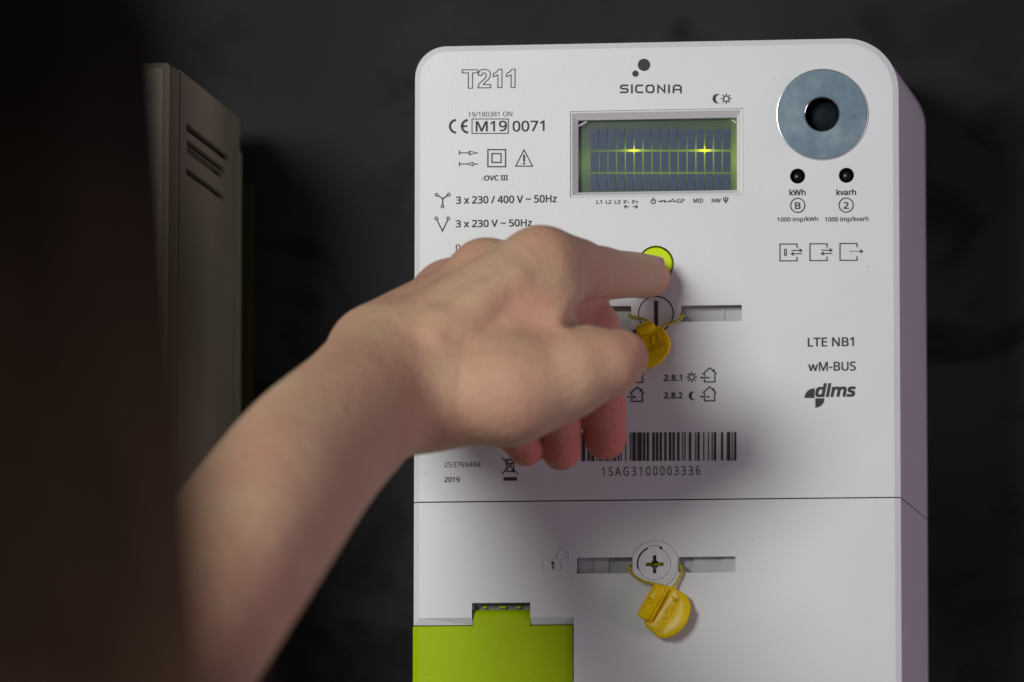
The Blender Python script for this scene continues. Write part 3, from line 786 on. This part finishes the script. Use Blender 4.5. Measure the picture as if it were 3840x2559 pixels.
# wedge face catching the light: a thinner lip along the outer right edge
mb = MB()
ro = [S(x, y, -.0064) for x, y in ((2588, 2268), (2585, 2300), (2575, 2330), (2554, 2359), (2529, 2379), (2496, 2390))]
ri = [S(x, y, -.0048) for x, y in ((2568, 2271), (2554, 2288), (2539, 2310), (2524, 2334), (2511, 2352), (2494, 2376))]
ra = [S(x, y, -.0052) for x, y in ((2548, 2250), (2536, 2272), (2520, 2296), (2506, 2318), (2492, 2338), (2474, 2366))]
rb = [S(x, y, -.0047) for x, y in ((2530, 2214), (2506, 2250), (2490, 2274), (2476, 2296), (2462, 2318), (2440, 2346))]
mb.loft([ro, ri, ra, rb], False); mb.build("seal_face", M_yel, body2, True)
mb = MB()     # locking barrel along the upper left edge
def barrel(q, a, b2, dep, r, seg=20, flat=.75):
    A = S(*a, dep); B = S(*b2, dep); t = (B - A).normalized(); n = t.cross(Vector((0, 1, 0))).normalized(); rings = []
    for u, k in ((0, .55), (.0005 / (B - A).length, .9), (.001 / (B - A).length, 1), (1 - .001 / (B - A).length, 1), (1 - .0005 / (B - A).length, .9), (1, .55)):
        c = A + (B - A) * u
        rings.append([c + n * (r * k * math.cos(w_)) + Vector((0, 1, 0)) * (r * k * flat * math.sin(w_)) for w_ in [2 * math.pi * j / seg for j in range(seg)]])
    q.loft(rings, True, True, True)
barrel(mb, (2481, 2196), (2410, 2322), -.0050, 29 * PX)
br = mb.build("seal_barrel", M_yel, s2, True)
mb = MB(); c = S(2434, 2251, -.0070)
mb.lathe((c.x, 0, c.z), [(14 * PX, -.0064), (14 * PX, -.0076), (11.5 * PX, -.0079), (9 * PX, -.0076), (9 * PX, -.0072), (.0001, -.0071)], 28)
mb.build("seal_boss", M_yel, br, True)
mb = MB()
for a, b2 in (((2506, 2206), (2440, 2326)),): mb.tube([S(*a, -.0062), S(*b2, -.0062)], .0004, 8)
for a, b2 in (((2401, 2280), (2421, 2296)), ((2518, 2236), (2536, 2247))): mb.tube([S(*a, -.0068), S(*b2, -.0068)], .0003, 6)
mb.build("seal_rib", M_yel, body2)
relief("VIUS", 2514, 2284, 22, 58, -.0052, body2, 92)
mb = MB()
twisted(mb, [S(2390, 2119, .003), S(2362, 2124, .0015), S(2358, 2137, -.0012), S(2371, 2155, -.0018), S(2395, 2171, -.002), S(2422, 2183, -.0022), S(2458, 2191, -.0026), S(2490, 2199, -.003), S(2510, 2206, -.0034)])
twisted(mb, [S(2530, 2114, .003), S(2551, 2119, .0012), S(2558, 2134, -.0012), S(2556, 2152, -.0018), S(2546, 2170, -.002), S(2534, 2190, -.0024), S(2522, 2205, -.0034)])
twisted(mb, [S(2390, 2119, .0032), S(2530, 2116, .0032)])
mb.build("seal_wire", M_yarn, s2, True)
# upper seal, partly behind the thumb
s1 = empty("security_seal", S(2445, 1384, -.003), "yellow plastic seal on twisted wire under the slotted screw, half hidden by the thumb", "seal", GRP)
body1 = tagmesh([(2395, 1226), (2462, 1222), (2480, 1229), (2493, 1236), (2503, 1255), (2516, 1281), (2515, 1302), (2508, 1322), (2489, 1350), (2468, 1368), (2449, 1377), (2428, 1384), (2390, 1360), (2370, 1310)], -.0048, -.0020, "seal_body", s1, .0007)
mb = MB()     # folded barrel at its top
A = [(2433, 1197), (2446, 1202), (2456, 1214), (2464, 1238)]; B = [(2385, 1217), (2376, 1228), (2384, 1248), (2404, 1268)]
dps = [-.0036, -.0062, -.0066, -.0050]
mb.loft([[S(x, y, d_) for (x, y), d_ in zip(A, dps)], [S(2409, 1206, -.0038), S(2412, 1216, -.0068), S(2420, 1236, -.0070), S(2436, 1256, -.0052)], [S(x, y, d_) for (x, y), d_ in zip(B, dps)]], False)
fo = mb.build("seal_barrel", M_yel, s1, True)
md = fo.modifiers.new("thick", 'SOLIDIFY'); md.thickness = .0012; md.offset = -1
md = fo.modifiers.new("round", 'SUBSURF'); md.levels = 2; md.render_levels = 2
mb = MB()
for a, b2 in (((2449, 1256), (2445, 1290)), ((2466, 1248), (2474, 1282)), ((2408, 1268), (2436, 1254))): mb.tube([S(*a, -.0050), S(*b2, -.0050)], .0003, 6)
mb.build("seal_rib", M_yel, body1)
relief("VIUS", 2467, 1302, 22, 33, -.0049, body1, 72)
mb = MB()
twisted(mb, [S(2380, 1178, .003), S(2364, 1180, .001), S(2362, 1186, -.0012), S(2385, 1191, -.0016), S(2412, 1196, -.002), S(2432, 1206, -.003)])
twisted(mb, [S(2540, 1186, .003), S(2556, 1180, .0006), S(2563, 1183, -.0012), S(2552, 1196, -.0016), S(2530, 1207, -.0018), S(2505, 1216, -.0022), S(2482, 1226, -.0034)])
twisted(mb, [S(2440, 1180, .0026), S(2480, 1186, .0026)])
mb.build("seal_wire", M_yarn, s1, True)

# ------------------------------------------------------------------ the second housing at the left
yf, yb = -.070, .06
cx1 = P(385, 700, yf).x; cxm = P(412, 700, yf + .019).x; yb = min((y_ for y_ in [k_ * .0005 for k_ in range(60, 170)]), key=lambda y_: abs(P(549, 700, y_).x - cxm)); cxb = P(549, 800, yb).x; print('cabinet back', yb)
czt = P(385, 143, yf).z; czb = -.42; cx0 = cx1 - .19
cab = empty("meter_cabinet", (cx0 + .1, DEP, czb), "beige metal housing with slanting vent slots, blurred at the left beside the white meter", "cabinet")
mb = MB()
def rr3(x0, z0, x1, z1, r, y): return [(a, y, b2) for a, b2 in rect2(x0, z0, x1, z1, r, 4)]
zt2 = P(549, 272, yb).z
mb.loft([rr3(cx0 + .003, czb, cx1 - .0022, czt - .002, .001, yf), rr3(cx0, czb, cx1, czt, .0015, yf + .0018), rr3(cx0, czb, cxm, czt, .0015, yf + .0165), rr3(cx0, czb, cxm - .0012, czt - .001, .0015, yf + .0175), rr3(cx0, czb, cxm - .0012, czt - .001, .0015, yf + .019)], True, True)
mb.build("front_lid", M_cab, cab)
xs = cxm
def side_pt(px, py):      # photograph point on the side plane x = xs
    C = CAMLOC; d = fwd * F + r_ * (px * 1.632 - 1920) - u_ * (py * 1.632 - 1279.5); t = (xs - C.x) / d.x; q = C + d * t; return (q.y, q.z)
slots = []
for (a, b2, h_) in (((428, 292), (524, 366), 7), ((430, 328), (516, 394), 6), ((430, 345), (510, 406), 6), ((428, 392), (513, 457), 6)):
    (ya, za), (yb_, zb_) = side_pt(*a), side_pt(*b2); zz = (za + zb_) / 2; hh = h_ * .20e-3
    slots.append([(ya, zz - hh), (yb_, zz - hh), (yb_, zz + hh), (ya, zz + hh)])
plate("side_panel", [[(yf + .019, czb), (yb, czb), (yb, czt - .001), (yf + .019, czt - .001)]] + slots, xs - .0018, xs, M_cab, cab, axis='X')
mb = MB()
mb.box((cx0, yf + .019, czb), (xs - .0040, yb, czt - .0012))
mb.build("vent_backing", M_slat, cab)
mb = MB()     # top sheet
mb.box((cx0, yf + .0192, czt - .0011), (xs - .0002, yb, czt - .0002)); mb.build("top_panel", M_cab, cab)
mb = MB()     # rear corner bead, catches light
bx = cxb
mb.box((xs + .0001, yb - .013, czb), (xs + .0009, yb - .0002, czt - .014)); mb.build("corner_bead", M_cab, cab)
mb = MB(); px_ = P(572, 800, .088).x
mb.box((cx0, .088, czb), (px_, DEP - .0005, P(572, 420, .088).z)); mb.build("back_plate", M_olive, cab)
mb = MB(); mb.box((cx0 + .004, yb, czb), (xs - .004, .088, czt - .004)); mb.build("spacer", M_dark, cab)

# ------------------------------------------------------------------ the person
# the body is one surface grown from a distance field
def axis_pts(lo, fine0, fine1, hi, h, hmax):
    a = list(np.arange(fine0, fine1, h)); s = h; x = fine0
    left = []
    while x > lo: s = min(s * 1.12, hmax); x -= s; left.append(x)
    right = []; x = a[-1]; s = h
    while x < hi: s = min(s * 1.12, hmax); x += s; right.append(x)
    return np.array(left[::-1] + a + right)
hl = P(700, 1130, -.06); hh = P(1560, 480, -.06)
HEAD = P(-905, 560, -1.25)                 # centre of the head
NECKB = HEAD + Vector((-.03, .01, -.20))
SHO = HEAD + Vector((-.175, .52, -.235))
RSHO = HEAD + Vector((.12, -.14, -.25))
ELB = P(150, 1800, -.38)
X_ = axis_pts(SHO.x - .09, hl.x, hh.x, max(hh.x, RSHO.x + .1) + .01, .0011, .008)
Y_ = axis_pts(HEAD.y - .16, -.135, -.001, .01, .0011, .008)
Z_ = axis_pts(SHO.z - .16, hl.z, hh.z, HEAD.z + .15, .0011, .008)
Fd = np.full((len(X_), len(Y_), len(Z_)), .05, dtype=np.float32)
def sub(lo, hi):
    return tuple(slice(max(0, np.searchsorted(A, a) - 1), np.searchsorted(A, b2) + 1) for A, a, b2 in zip((X_, Y_, Z_), lo, hi))
def smin(a, b2, k):
    h = np.clip(.5 + .5 * (b2 - a) / k, 0, 1)
    return b2 + (a - b2) * h - k * h * (1 - h)
def cone(a, b2, ra, rb, k=.004, op='u', sq=None):
    a = Vector(a); b2 = Vector(b2); m_ = max(ra, rb) + k + .004
    lo = [min(a[i], b2[i]) - m_ for i in range(3)]; hi = [max(a[i], b2[i]) + m_ for i in range(3)]
    s = sub(lo, hi)
    x = X_[s[0]][:, None, None]; y = Y_[s[1]][None, :, None]; z = Z_[s[2]][None, None, :]
    ba = b2 - a; L2_ = max(ba.length_squared, 1e-12)
    t = np.clip(((x - a.x) * ba.x + (y - a.y) * ba.y + (z - a.z) * ba.z) / L2_, 0, 1)
    dx = x - a.x - t * ba.x; dy = y - a.y - t * ba.y; dz = z - a.z - t * ba.z
    d = (np.sqrt(dx * dx + dy * dy + dz * dz) - (ra + (rb - ra) * t)).astype(np.float32)
    if op == 'u': Fd[s] = smin(Fd[s], d, k)
    else: Fd[s] = -smin(-Fd[s], d, k)
def ell(c, rad, k=.01, rot=None, op='u'):
    c = Vector(c); m_ = max(rad) + k + .004
    s = sub([c[i] - m_ for i in range(3)], [c[i] + m_ for i in range(3)])
    x = (X_[s[0]] - c.x)[:, None, None]; y = (Y_[s[1]] - c.y)[None, :, None]; z = (Z_[s[2]] - c.z)[None, None, :]
    if rot is not None:
        R_ = rot.transposed()
        x, y, z = (R_[0][0] * x + R_[0][1] * y + R_[0][2] * z, R_[1][0] * x + R_[1][1] * y + R_[1][2] * z, R_[2][0] * x + R_[2][1] * y + R_[2][2] * z)
    k0 = np.sqrt((x / rad[0]) ** 2 + (y / rad[1]) ** 2 + (z / rad[2]) ** 2)
    k1 = np.sqrt((x / rad[0] ** 2) ** 2 + (y / rad[1] ** 2) ** 2 + (z / rad[2] ** 2) ** 2)
    d = (k0 * (k0 - 1) / np.maximum(k1, 1e-6)).astype(np.float32)
    if op == 'u': Fd[s] = smin(Fd[s], d, k)
    else: Fd[s] = -smin(-Fd[s], d, k)
def chain(pts, ks):
    for i in range(len(pts) - 1):
        (a, ra), (b2, rb) = pts[i], pts[i + 1]; cone(a, b2, ra, rb, ks[i] if isinstance(ks, list) else ks)
def U(px, dep): return px * 1.632 * PX * (D + dep) / D       # a length of photograph pixels at that depth, in metres
# forearm and wrist
W0 = P(890, 858, -.100); W1 = P(824, 936, -.130)
FA1 = P(706, 1055, -.185); FA2 = P(596, 1208, -.25); FA3 = P(445, 1430, -.31)
def limb(pts, n=8):
    """evenly swelling limb through (point, radius) knots"""
    q = []
    N = len(pts)
    for i in range(N - 1):
        K = [pts[max(i - 1, 0)], pts[i], pts[i + 1], pts[min(i + 2, N - 1)]]
        for j in range(n + (i == N - 2)):
            t = j / n; f3 = lambda a, b2, c, d: .5 * ((2 * b2) + (c - a) * t + (2 * a - 5 * b2 + 4 * c - d) * t * t + (3 * b2 - a - 3 * c + d) * t ** 3)
            q.append((f3(*[k[0] for k in K]), f3(*[k[1] for k in K])))
    for (a, ra), (b2, rb) in zip(q, q[1:]): cone(a, b2, ra, rb, .0008)
limb([(W0, .0235), (W1, U(160, -.13)), (FA1, U(178, -.185)), (FA2, U(189, -.25)), (FA3, U(200, -.31)), (ELB, .036), (ELB.lerp(SHO, .5), .043), (SHO, .052)])
# metacarpals
IM = P(1240, 601, -.080); MM = P(1114, 630, -.066); RM = P(1035, 682, -.052); KM = P(965, 750, -.040)
cone(IM, P(960, 812, -.098), .0108, .0185, .009)
cone(MM, P(905, 815, -.088), .0098, .0182, .006)
cone(RM, P(880, 835, -.078), .0108, .0165, .009)
cone(KM, P(865, 880, -.075), .0108, .0165, .009)
cone(P(1010, 700, -.062), P(865, 812, -.092), .0112, .0172, .006)
cone(MM, RM, .0090, .0095, .004); cone(RM, KM, .0100, .010, .008)
cone(IM.lerp(MM, .12), MM, .0094, .0088, .005)
# palm mass under the back of the hand
cone(P(1180, 730, -.082), P(985, 885, -.095), .020, .0205, .013)
cone(P(1250, 700, -.080), P(1180, 850, -.088), .0135, .018, .012)
cone(P(1100, 800, -.062), P(990, 880, -.074), .018, .0185, .010)
# thumb: metacarpal, proximal, tip
chain([(P(960, 915, -.112), .0155), (P(1175, 900, -.108), .0160), (P(1312, 862, -.102), .0128), (P(1395, 838, -.096), .0112), (P(1424, 822, -.092), .0101)], [.014, .010, .004, .003])
cone(P(1130, 930, -.100), P(1010, 928, -.105), .0110, .0125, .010)
cone(P(1300, 770, -.094), P(1330, 840, -.098), .0085, .010, .010)
cone(P(1290, 900, -.098), P(1180, 928, -.098), .0085, .011, .010)
# index finger on the button
cone(IM, P(1320, 622, -.060), .0108, .0104, .008)
cone(P(1262, 604, -.074), P(1352, 626, -.053), .0108, .0100, .006)
limb([(P(1300, 615, -.066), .0106), (P(1340, 625, -.055), .0100), (P(1380, 628, -.044), .0097), (P(1412, 631, -.034), .0088), (P(1458, 632, -.0205), .0082), (P(1482, 636, -.0128), .0078), (P(1499, 638, -.0078), .0064)], 6)
# curled fingers behind
chain([(MM, .0105), (P(1240, 690, -.058), .0095), (P(1362, 752, -.044), .0096), (P(1380, 860, -.036), .0086), (P(1386, 940, -.030), .0083), (P(1391, 1008, -.026), .0078)], [.010, .004, .002, .0015, .0015])
chain([(RM, .0100), (P(1240, 830, -.046), .0092), (P(1278, 940, -.036), .0080), (P(1286, 975, -.033), .0077), (P(1289, 1036, -.030), .0073)], [.010, .002, .0012, .0012])
chain([(KM, .0095), (P(1105, 900, -.048), .0085), (P(1165, 975, -.040), .0072), (P(1190, 1006, -.037), .0068), (P(1208, 1032, -.034), .0065)], [.010, .002, .0012, .0012])
# creases, knuckle wrinkles
for a, b2, r, k in (((1338, 708, -.072), (1318, 742, -.100), .0024, .006),
                    ((1346, 566, -.062), (1352, 610, -.066), .0006, .002), ((1362, 566, -.060), (1368, 606, -.062), .0005, .002)):
    cone(P(*a), P(*b2), r, r, k, 's')
for x in (1392, 1400, 1409):
    cone(P(x, 590, -.0415), P(x + 3, 628, -.0475), .0005, .0005, .0014, 's')
# tendons and wrist bone
cone(P(1215, 610, -.0935), P(1000, 770, -.1185), .0022, .0030, .006)
cone(P(1115, 640, -.0795), P(930, 770, -.1090), .0020, .0030, .006)
for pts in (((1180, 650, -.0985), (1090, 705, -.105), (1010, 750, -.112), (930, 810, -.117)), ((1120, 690, -.102), (1060, 770, -.110), (960, 850, -.120))):
    for a, b2 in zip(pts, pts[1:]): cone(P(*a), P(*b2), .0030, .0030, .008)
# torso stub, neck and head
cone(SHO, RSHO, .055, .058, .03); cone(NECKB + Vector((0, 0, -.06)), NECKB + Vector((-.02, .02, -.22)), .10, .115, .04)
cone(NECKB + Vector((.01, 0, -.02)), HEAD + Vector((0, -.01, -.06)), .058, .054, .03)
ell(HEAD, (.076, .096, .105), .02)
ell(HEAD + Vector((0, .045, -.055)), (.052, .052, .062), .03)
cone(HEAD + Vector((0, .092, -.005)), HEAD + Vector((0, .110, -.035)), .008, .013, .01)      # nose
for sx in (-1, 1):
    ell(HEAD + Vector((.034 * sx, .082, .012)), (.016, .012, .010), .008, op='s')             # eye sockets
    ell(HEAD + Vector((.079 * sx, -.004, -.012)), (.009, .020, .032), .006)                    # ears
ell(HEAD + Vector((0, .092, -.062)), (.024, .010, .008), .006)                                # lips

def surface_nets(Fd, xs, ys, zs):
    ins = Fd < 0
    c = np.zeros(tuple(n - 1 for n in Fd.shape), dtype=np.uint8)
    offs = [(i, j, k) for i in (0, 1) for j in (0, 1) for k in (0, 1)]
    nx, ny, nz_ = Fd.shape
    for i, j, k in offs: c += ins[i:nx - 1 + i, j:ny - 1 + j, k:nz_ - 1 + k]
    act = (c > 0) & (c < 8)
    I, J, K = np.nonzero(act); N = len(I); idx = -np.ones(act.shape, dtype=np.int64); idx[I, J, K] = np.arange(N)
    acc = np.zeros((N, 3)); cnt = np.zeros(N)
    val = {o: Fd[I + o[0], J + o[1], K + o[2]].astype(np.float64) for o in offs}
    pos = {o: np.stack([xs[I + o[0]], ys[J + o[1]], zs[K + o[2]]], 1) for o in offs}
    for o in offs:
        for ax in range(3):
            if o[ax] == 0:
                q = list(o); q[ax] = 1; q = tuple(q); a, b2 = val[o], val[q]; m_ = (a < 0) != (b2 < 0)
                t = np.where(m_, a / np.where(m_, a - b2, 1), 0)[:, None]
                acc += (pos[o] + (pos[q] - pos[o]) * t) * m_[:, None]; cnt += m_
    v = acc / cnt[:, None]; faces = []
    for ax in range(3):
        sl0 = [slice(None)] * 3; sl1 = [slice(None)] * 3; sl0[ax] = slice(0, -1); sl1[ax] = slice(1, None)
        a = ins[tuple(sl0)]; b2 = ins[tuple(sl1)]; E = np.stack(np.nonzero(a != b2), 1)
        u, w_ = (ax + 1) % 3, (ax + 2) % 3
        E = E[(E[:, u] > 0) & (E[:, w_] > 0)]
        lim = act.shape; E = E[(E[:, u] < lim[u]) & (E[:, w_] < lim[w_])]
        fl = a[tuple(E.T)]
        def g(du, dw):
            q = E.copy(); q[:, u] -= du; q[:, w_] -= dw; return idx[tuple(q.T)]
        q = np.stack([g(1, 1), g(0, 1), g(0, 0), g(1, 0)], 1); q[~fl] = q[~fl][:, ::-1]; faces.append(q)
    f_ = np.concatenate(faces); return v, f_[(f_ >= 0).all(1)]
V, Q = surface_nets(Fd, X_, Y_, Z_)
# relax
ed = np.concatenate([Q[:, [0, 1]], Q[:, [1, 2]], Q[:, [2, 3]], Q[:, [3, 0]]])
for it, lam in enumerate((.5, -.52, .5, -.52, .5, -.5)):
    sm = np.zeros_like(V); n = np.zeros(len(V))
    for a, b2 in ((0, 1), (1, 0)):
        for ax in range(3): sm[:, ax] += np.bincount(ed[:, a], V[ed[:, b2], ax], len(V))
        n += np.bincount(ed[:, a], minlength=len(V))
    V = V + lam * (sm / np.maximum(n, 1)[:, None] - V)
person = empty("person", (SHO.x, SHO.y, -1.2), "person at the left edge, dark hair, bare arm reaching out and pressing the green button", "person")
me = bpy.data.meshes.new("body"); me.vertices.add(len(V)); me.vertices.foreach_set("co", V.astype(np.float32).ravel())
me.loops.add(len(Q) * 4); me.loops.foreach_set("vertex_index", Q.astype(np.int32).ravel())
me.polygons.add(len(Q)); me.polygons.foreach_set("loop_start", np.arange(0, len(Q) * 4, 4, dtype=np.int32)); me.polygons.foreach_set("loop_total", np.full(len(Q), 4, dtype=np.int32))
me.update(calc_edges=True); me.validate()
fl = np.zeros(len(V))
for c, r, s in ((P(1391, 1010, -.026), .022, .85), (P(1386, 930, -.030), .022, .8), (P(1289, 1030, -.030), .020, .8), (P(1208, 1025, -.034), .018, .8), (P(1362, 752, -.044), .016, .8), (P(1390, 850, -.036), .02, .7),
                (P(1500, 640, -.006), .011, .55), (P(1238, 560, -.088), .012, .25), (P(1110, 585, -.072), .011, .2), (P(1440, 820, -.094), .012, .22), (P(1400, 680, -.040), .014, .25)):
    d2 = ((V - np.array(c)) ** 2).sum(1); fl = np.maximum(fl, s * np.exp(-d2 / (r * r * .6)))
at = me.attributes.new("flush", 'FLOAT', 'POINT'); at.data.foreach_set("value", fl.astype(np.float32))
body = link("body", me, M_skin, person, True)
print("body faces", len(Q))
# index nail: a thin curved shield on the finger's upper side
mb = MB(); n0 = P(1452, 584, -.0245); n1 = P(1522, 592, -.0100); rings = []
for k in range(9):
    u = k / 8; c = n0.lerp(n1, u); wdt = .0042 * (math.sin(math.pi * min(1, .25 + u * .62)) ** .5)
    rings.append([c + Vector((.15 * a * wdt, a * wdt, 0)) + Vector((0, 0, -.0018 * a * a + .0006 * math.sin(math.pi * u))) for a in (-1, -.66, -.33, 0, .33, .66, 1)])
mb.loft(rings, False); nail = mb.build("fingernail", M_nail, person, True)
md = nail.modifiers.new("thick", 'SOLIDIFY'); md.thickness = .0005
# hair: shell of locks round the back and sides of the head
mb = MB(); rnd = random.Random(3)
seg = 40; rings = []
for k in range(17):
    ph = math.pi * (.02 + .74 * k / 16); rings.append([])
    sp = math.sin(ph) ** .8 if ph < math.pi / 2 else 1 + .17 * (ph - math.pi / 2)
    for j in range(seg):
        th = 2 * math.pi * j / seg; front = max(0, math.sin(th))
        wob = 1 + .02 * math.sin(9 * th + k * .6) + .015 * math.sin(23 * th + k)
        rr = (.094 * wob, .116 * wob, .128 * wob); low = 1.0 + .10 * (k / 16)
        z = math.cos(ph) * rr[2]
        if front > .55 and ph > 1.15: z = max(z, .045)
        rings[-1].append(HEAD + Vector((sp * math.cos(th) * rr[0] * low, sp * math.sin(th) * rr[1] * (.86 if front > .4 and ph > 1.0 else 1) - .006, z + .006)))
for k in range(1, 9):
    rings.append([])
    for j, q in enumerate(rings[15]):
        th = 2 * math.pi * j / seg
        c = Vector((HEAD.x, HEAD.y, 0)); d_ = Vector((q.x - c.x, q.y - c.y, 0))
        if math.sin(th) > .35: rings[-1].append(Vector((q.x, min(q.y, HEAD.y + .03), rings[16][j].z - .0008 * k)))
        else: rings[-1].append(Vector((c.x, c.y, 0)) + d_ * (1.0 + .01 * k + .02 * math.sin(7 * th + k)) + Vector((0, 0, HEAD.z - .085 - .026 * k)))
mb.loft(rings, True, True, False)
for i in range(260):
    th = rnd.uniform(math.pi * .95, math.pi * 2.05) if i % 3 else rnd.uniform(0, 2 * math.pi)
    ph0 = rnd.uniform(.1, 1.6); pts = []
    for s_ in range(7):
        ph = min(2.30, ph0 + s_ * .15); k2 = 1.03 + rnd.uniform(-.01, .03)
        sp = math.sin(ph) ** .8 if ph < math.pi / 2 else 1 + .17 * (ph - math.pi / 2)
        pts.append(HEAD + Vector((sp * math.cos(th + .05 * math.sin(s_ + i)) * .098 * k2, sp * math.sin(th) * .120 * k2 - .006, math.cos(ph) * .132 * k2 + .004)))
    if math.sin(th) > .55: continue
    mb.tube(pts, [.0015, .003, .0038, .004, .0036, .0028, .0008], 5)
mb.build("hair", M_hair, person, True)
# shirt over the shoulders, chest and the upper sleeve
mb = MB()
cN = NECKB + Vector((-.01, .01, -.02)); rings = []
for k in range(12):
    u = k / 11; z = -.012 - .21 * u; wx = .075 + .115 * min(1, u * 2.6); wy = .075 + .05 * min(1, u * 2)
    ax = (RSHO - SHO); ax.z = 0; ax.normalize(); ay = Vector((-ax.y, ax.x, 0))
    rings.append([cN + Vector((0, 0, z)) + ax * (math.cos(t) * wx) + ay * (math.sin(t) * wy * (1 + .03 * math.sin(7 * t + k))) for t in [2 * math.pi * j / 36 for j in range(36)]])
mb.loft(rings); shirt = mb.build("shirt", M_shirt, person, True); mb = MB()
A = SHO + (ELB - SHO) * -.1; B = SHO + (ELB - SHO) * .45; mb.tube([A, SHO, SHO.lerp(B, .5), B], [.03, .066, .062, .060], 24, False)
mb.build("sleeve", M_shirt, shirt, True)
print("done")
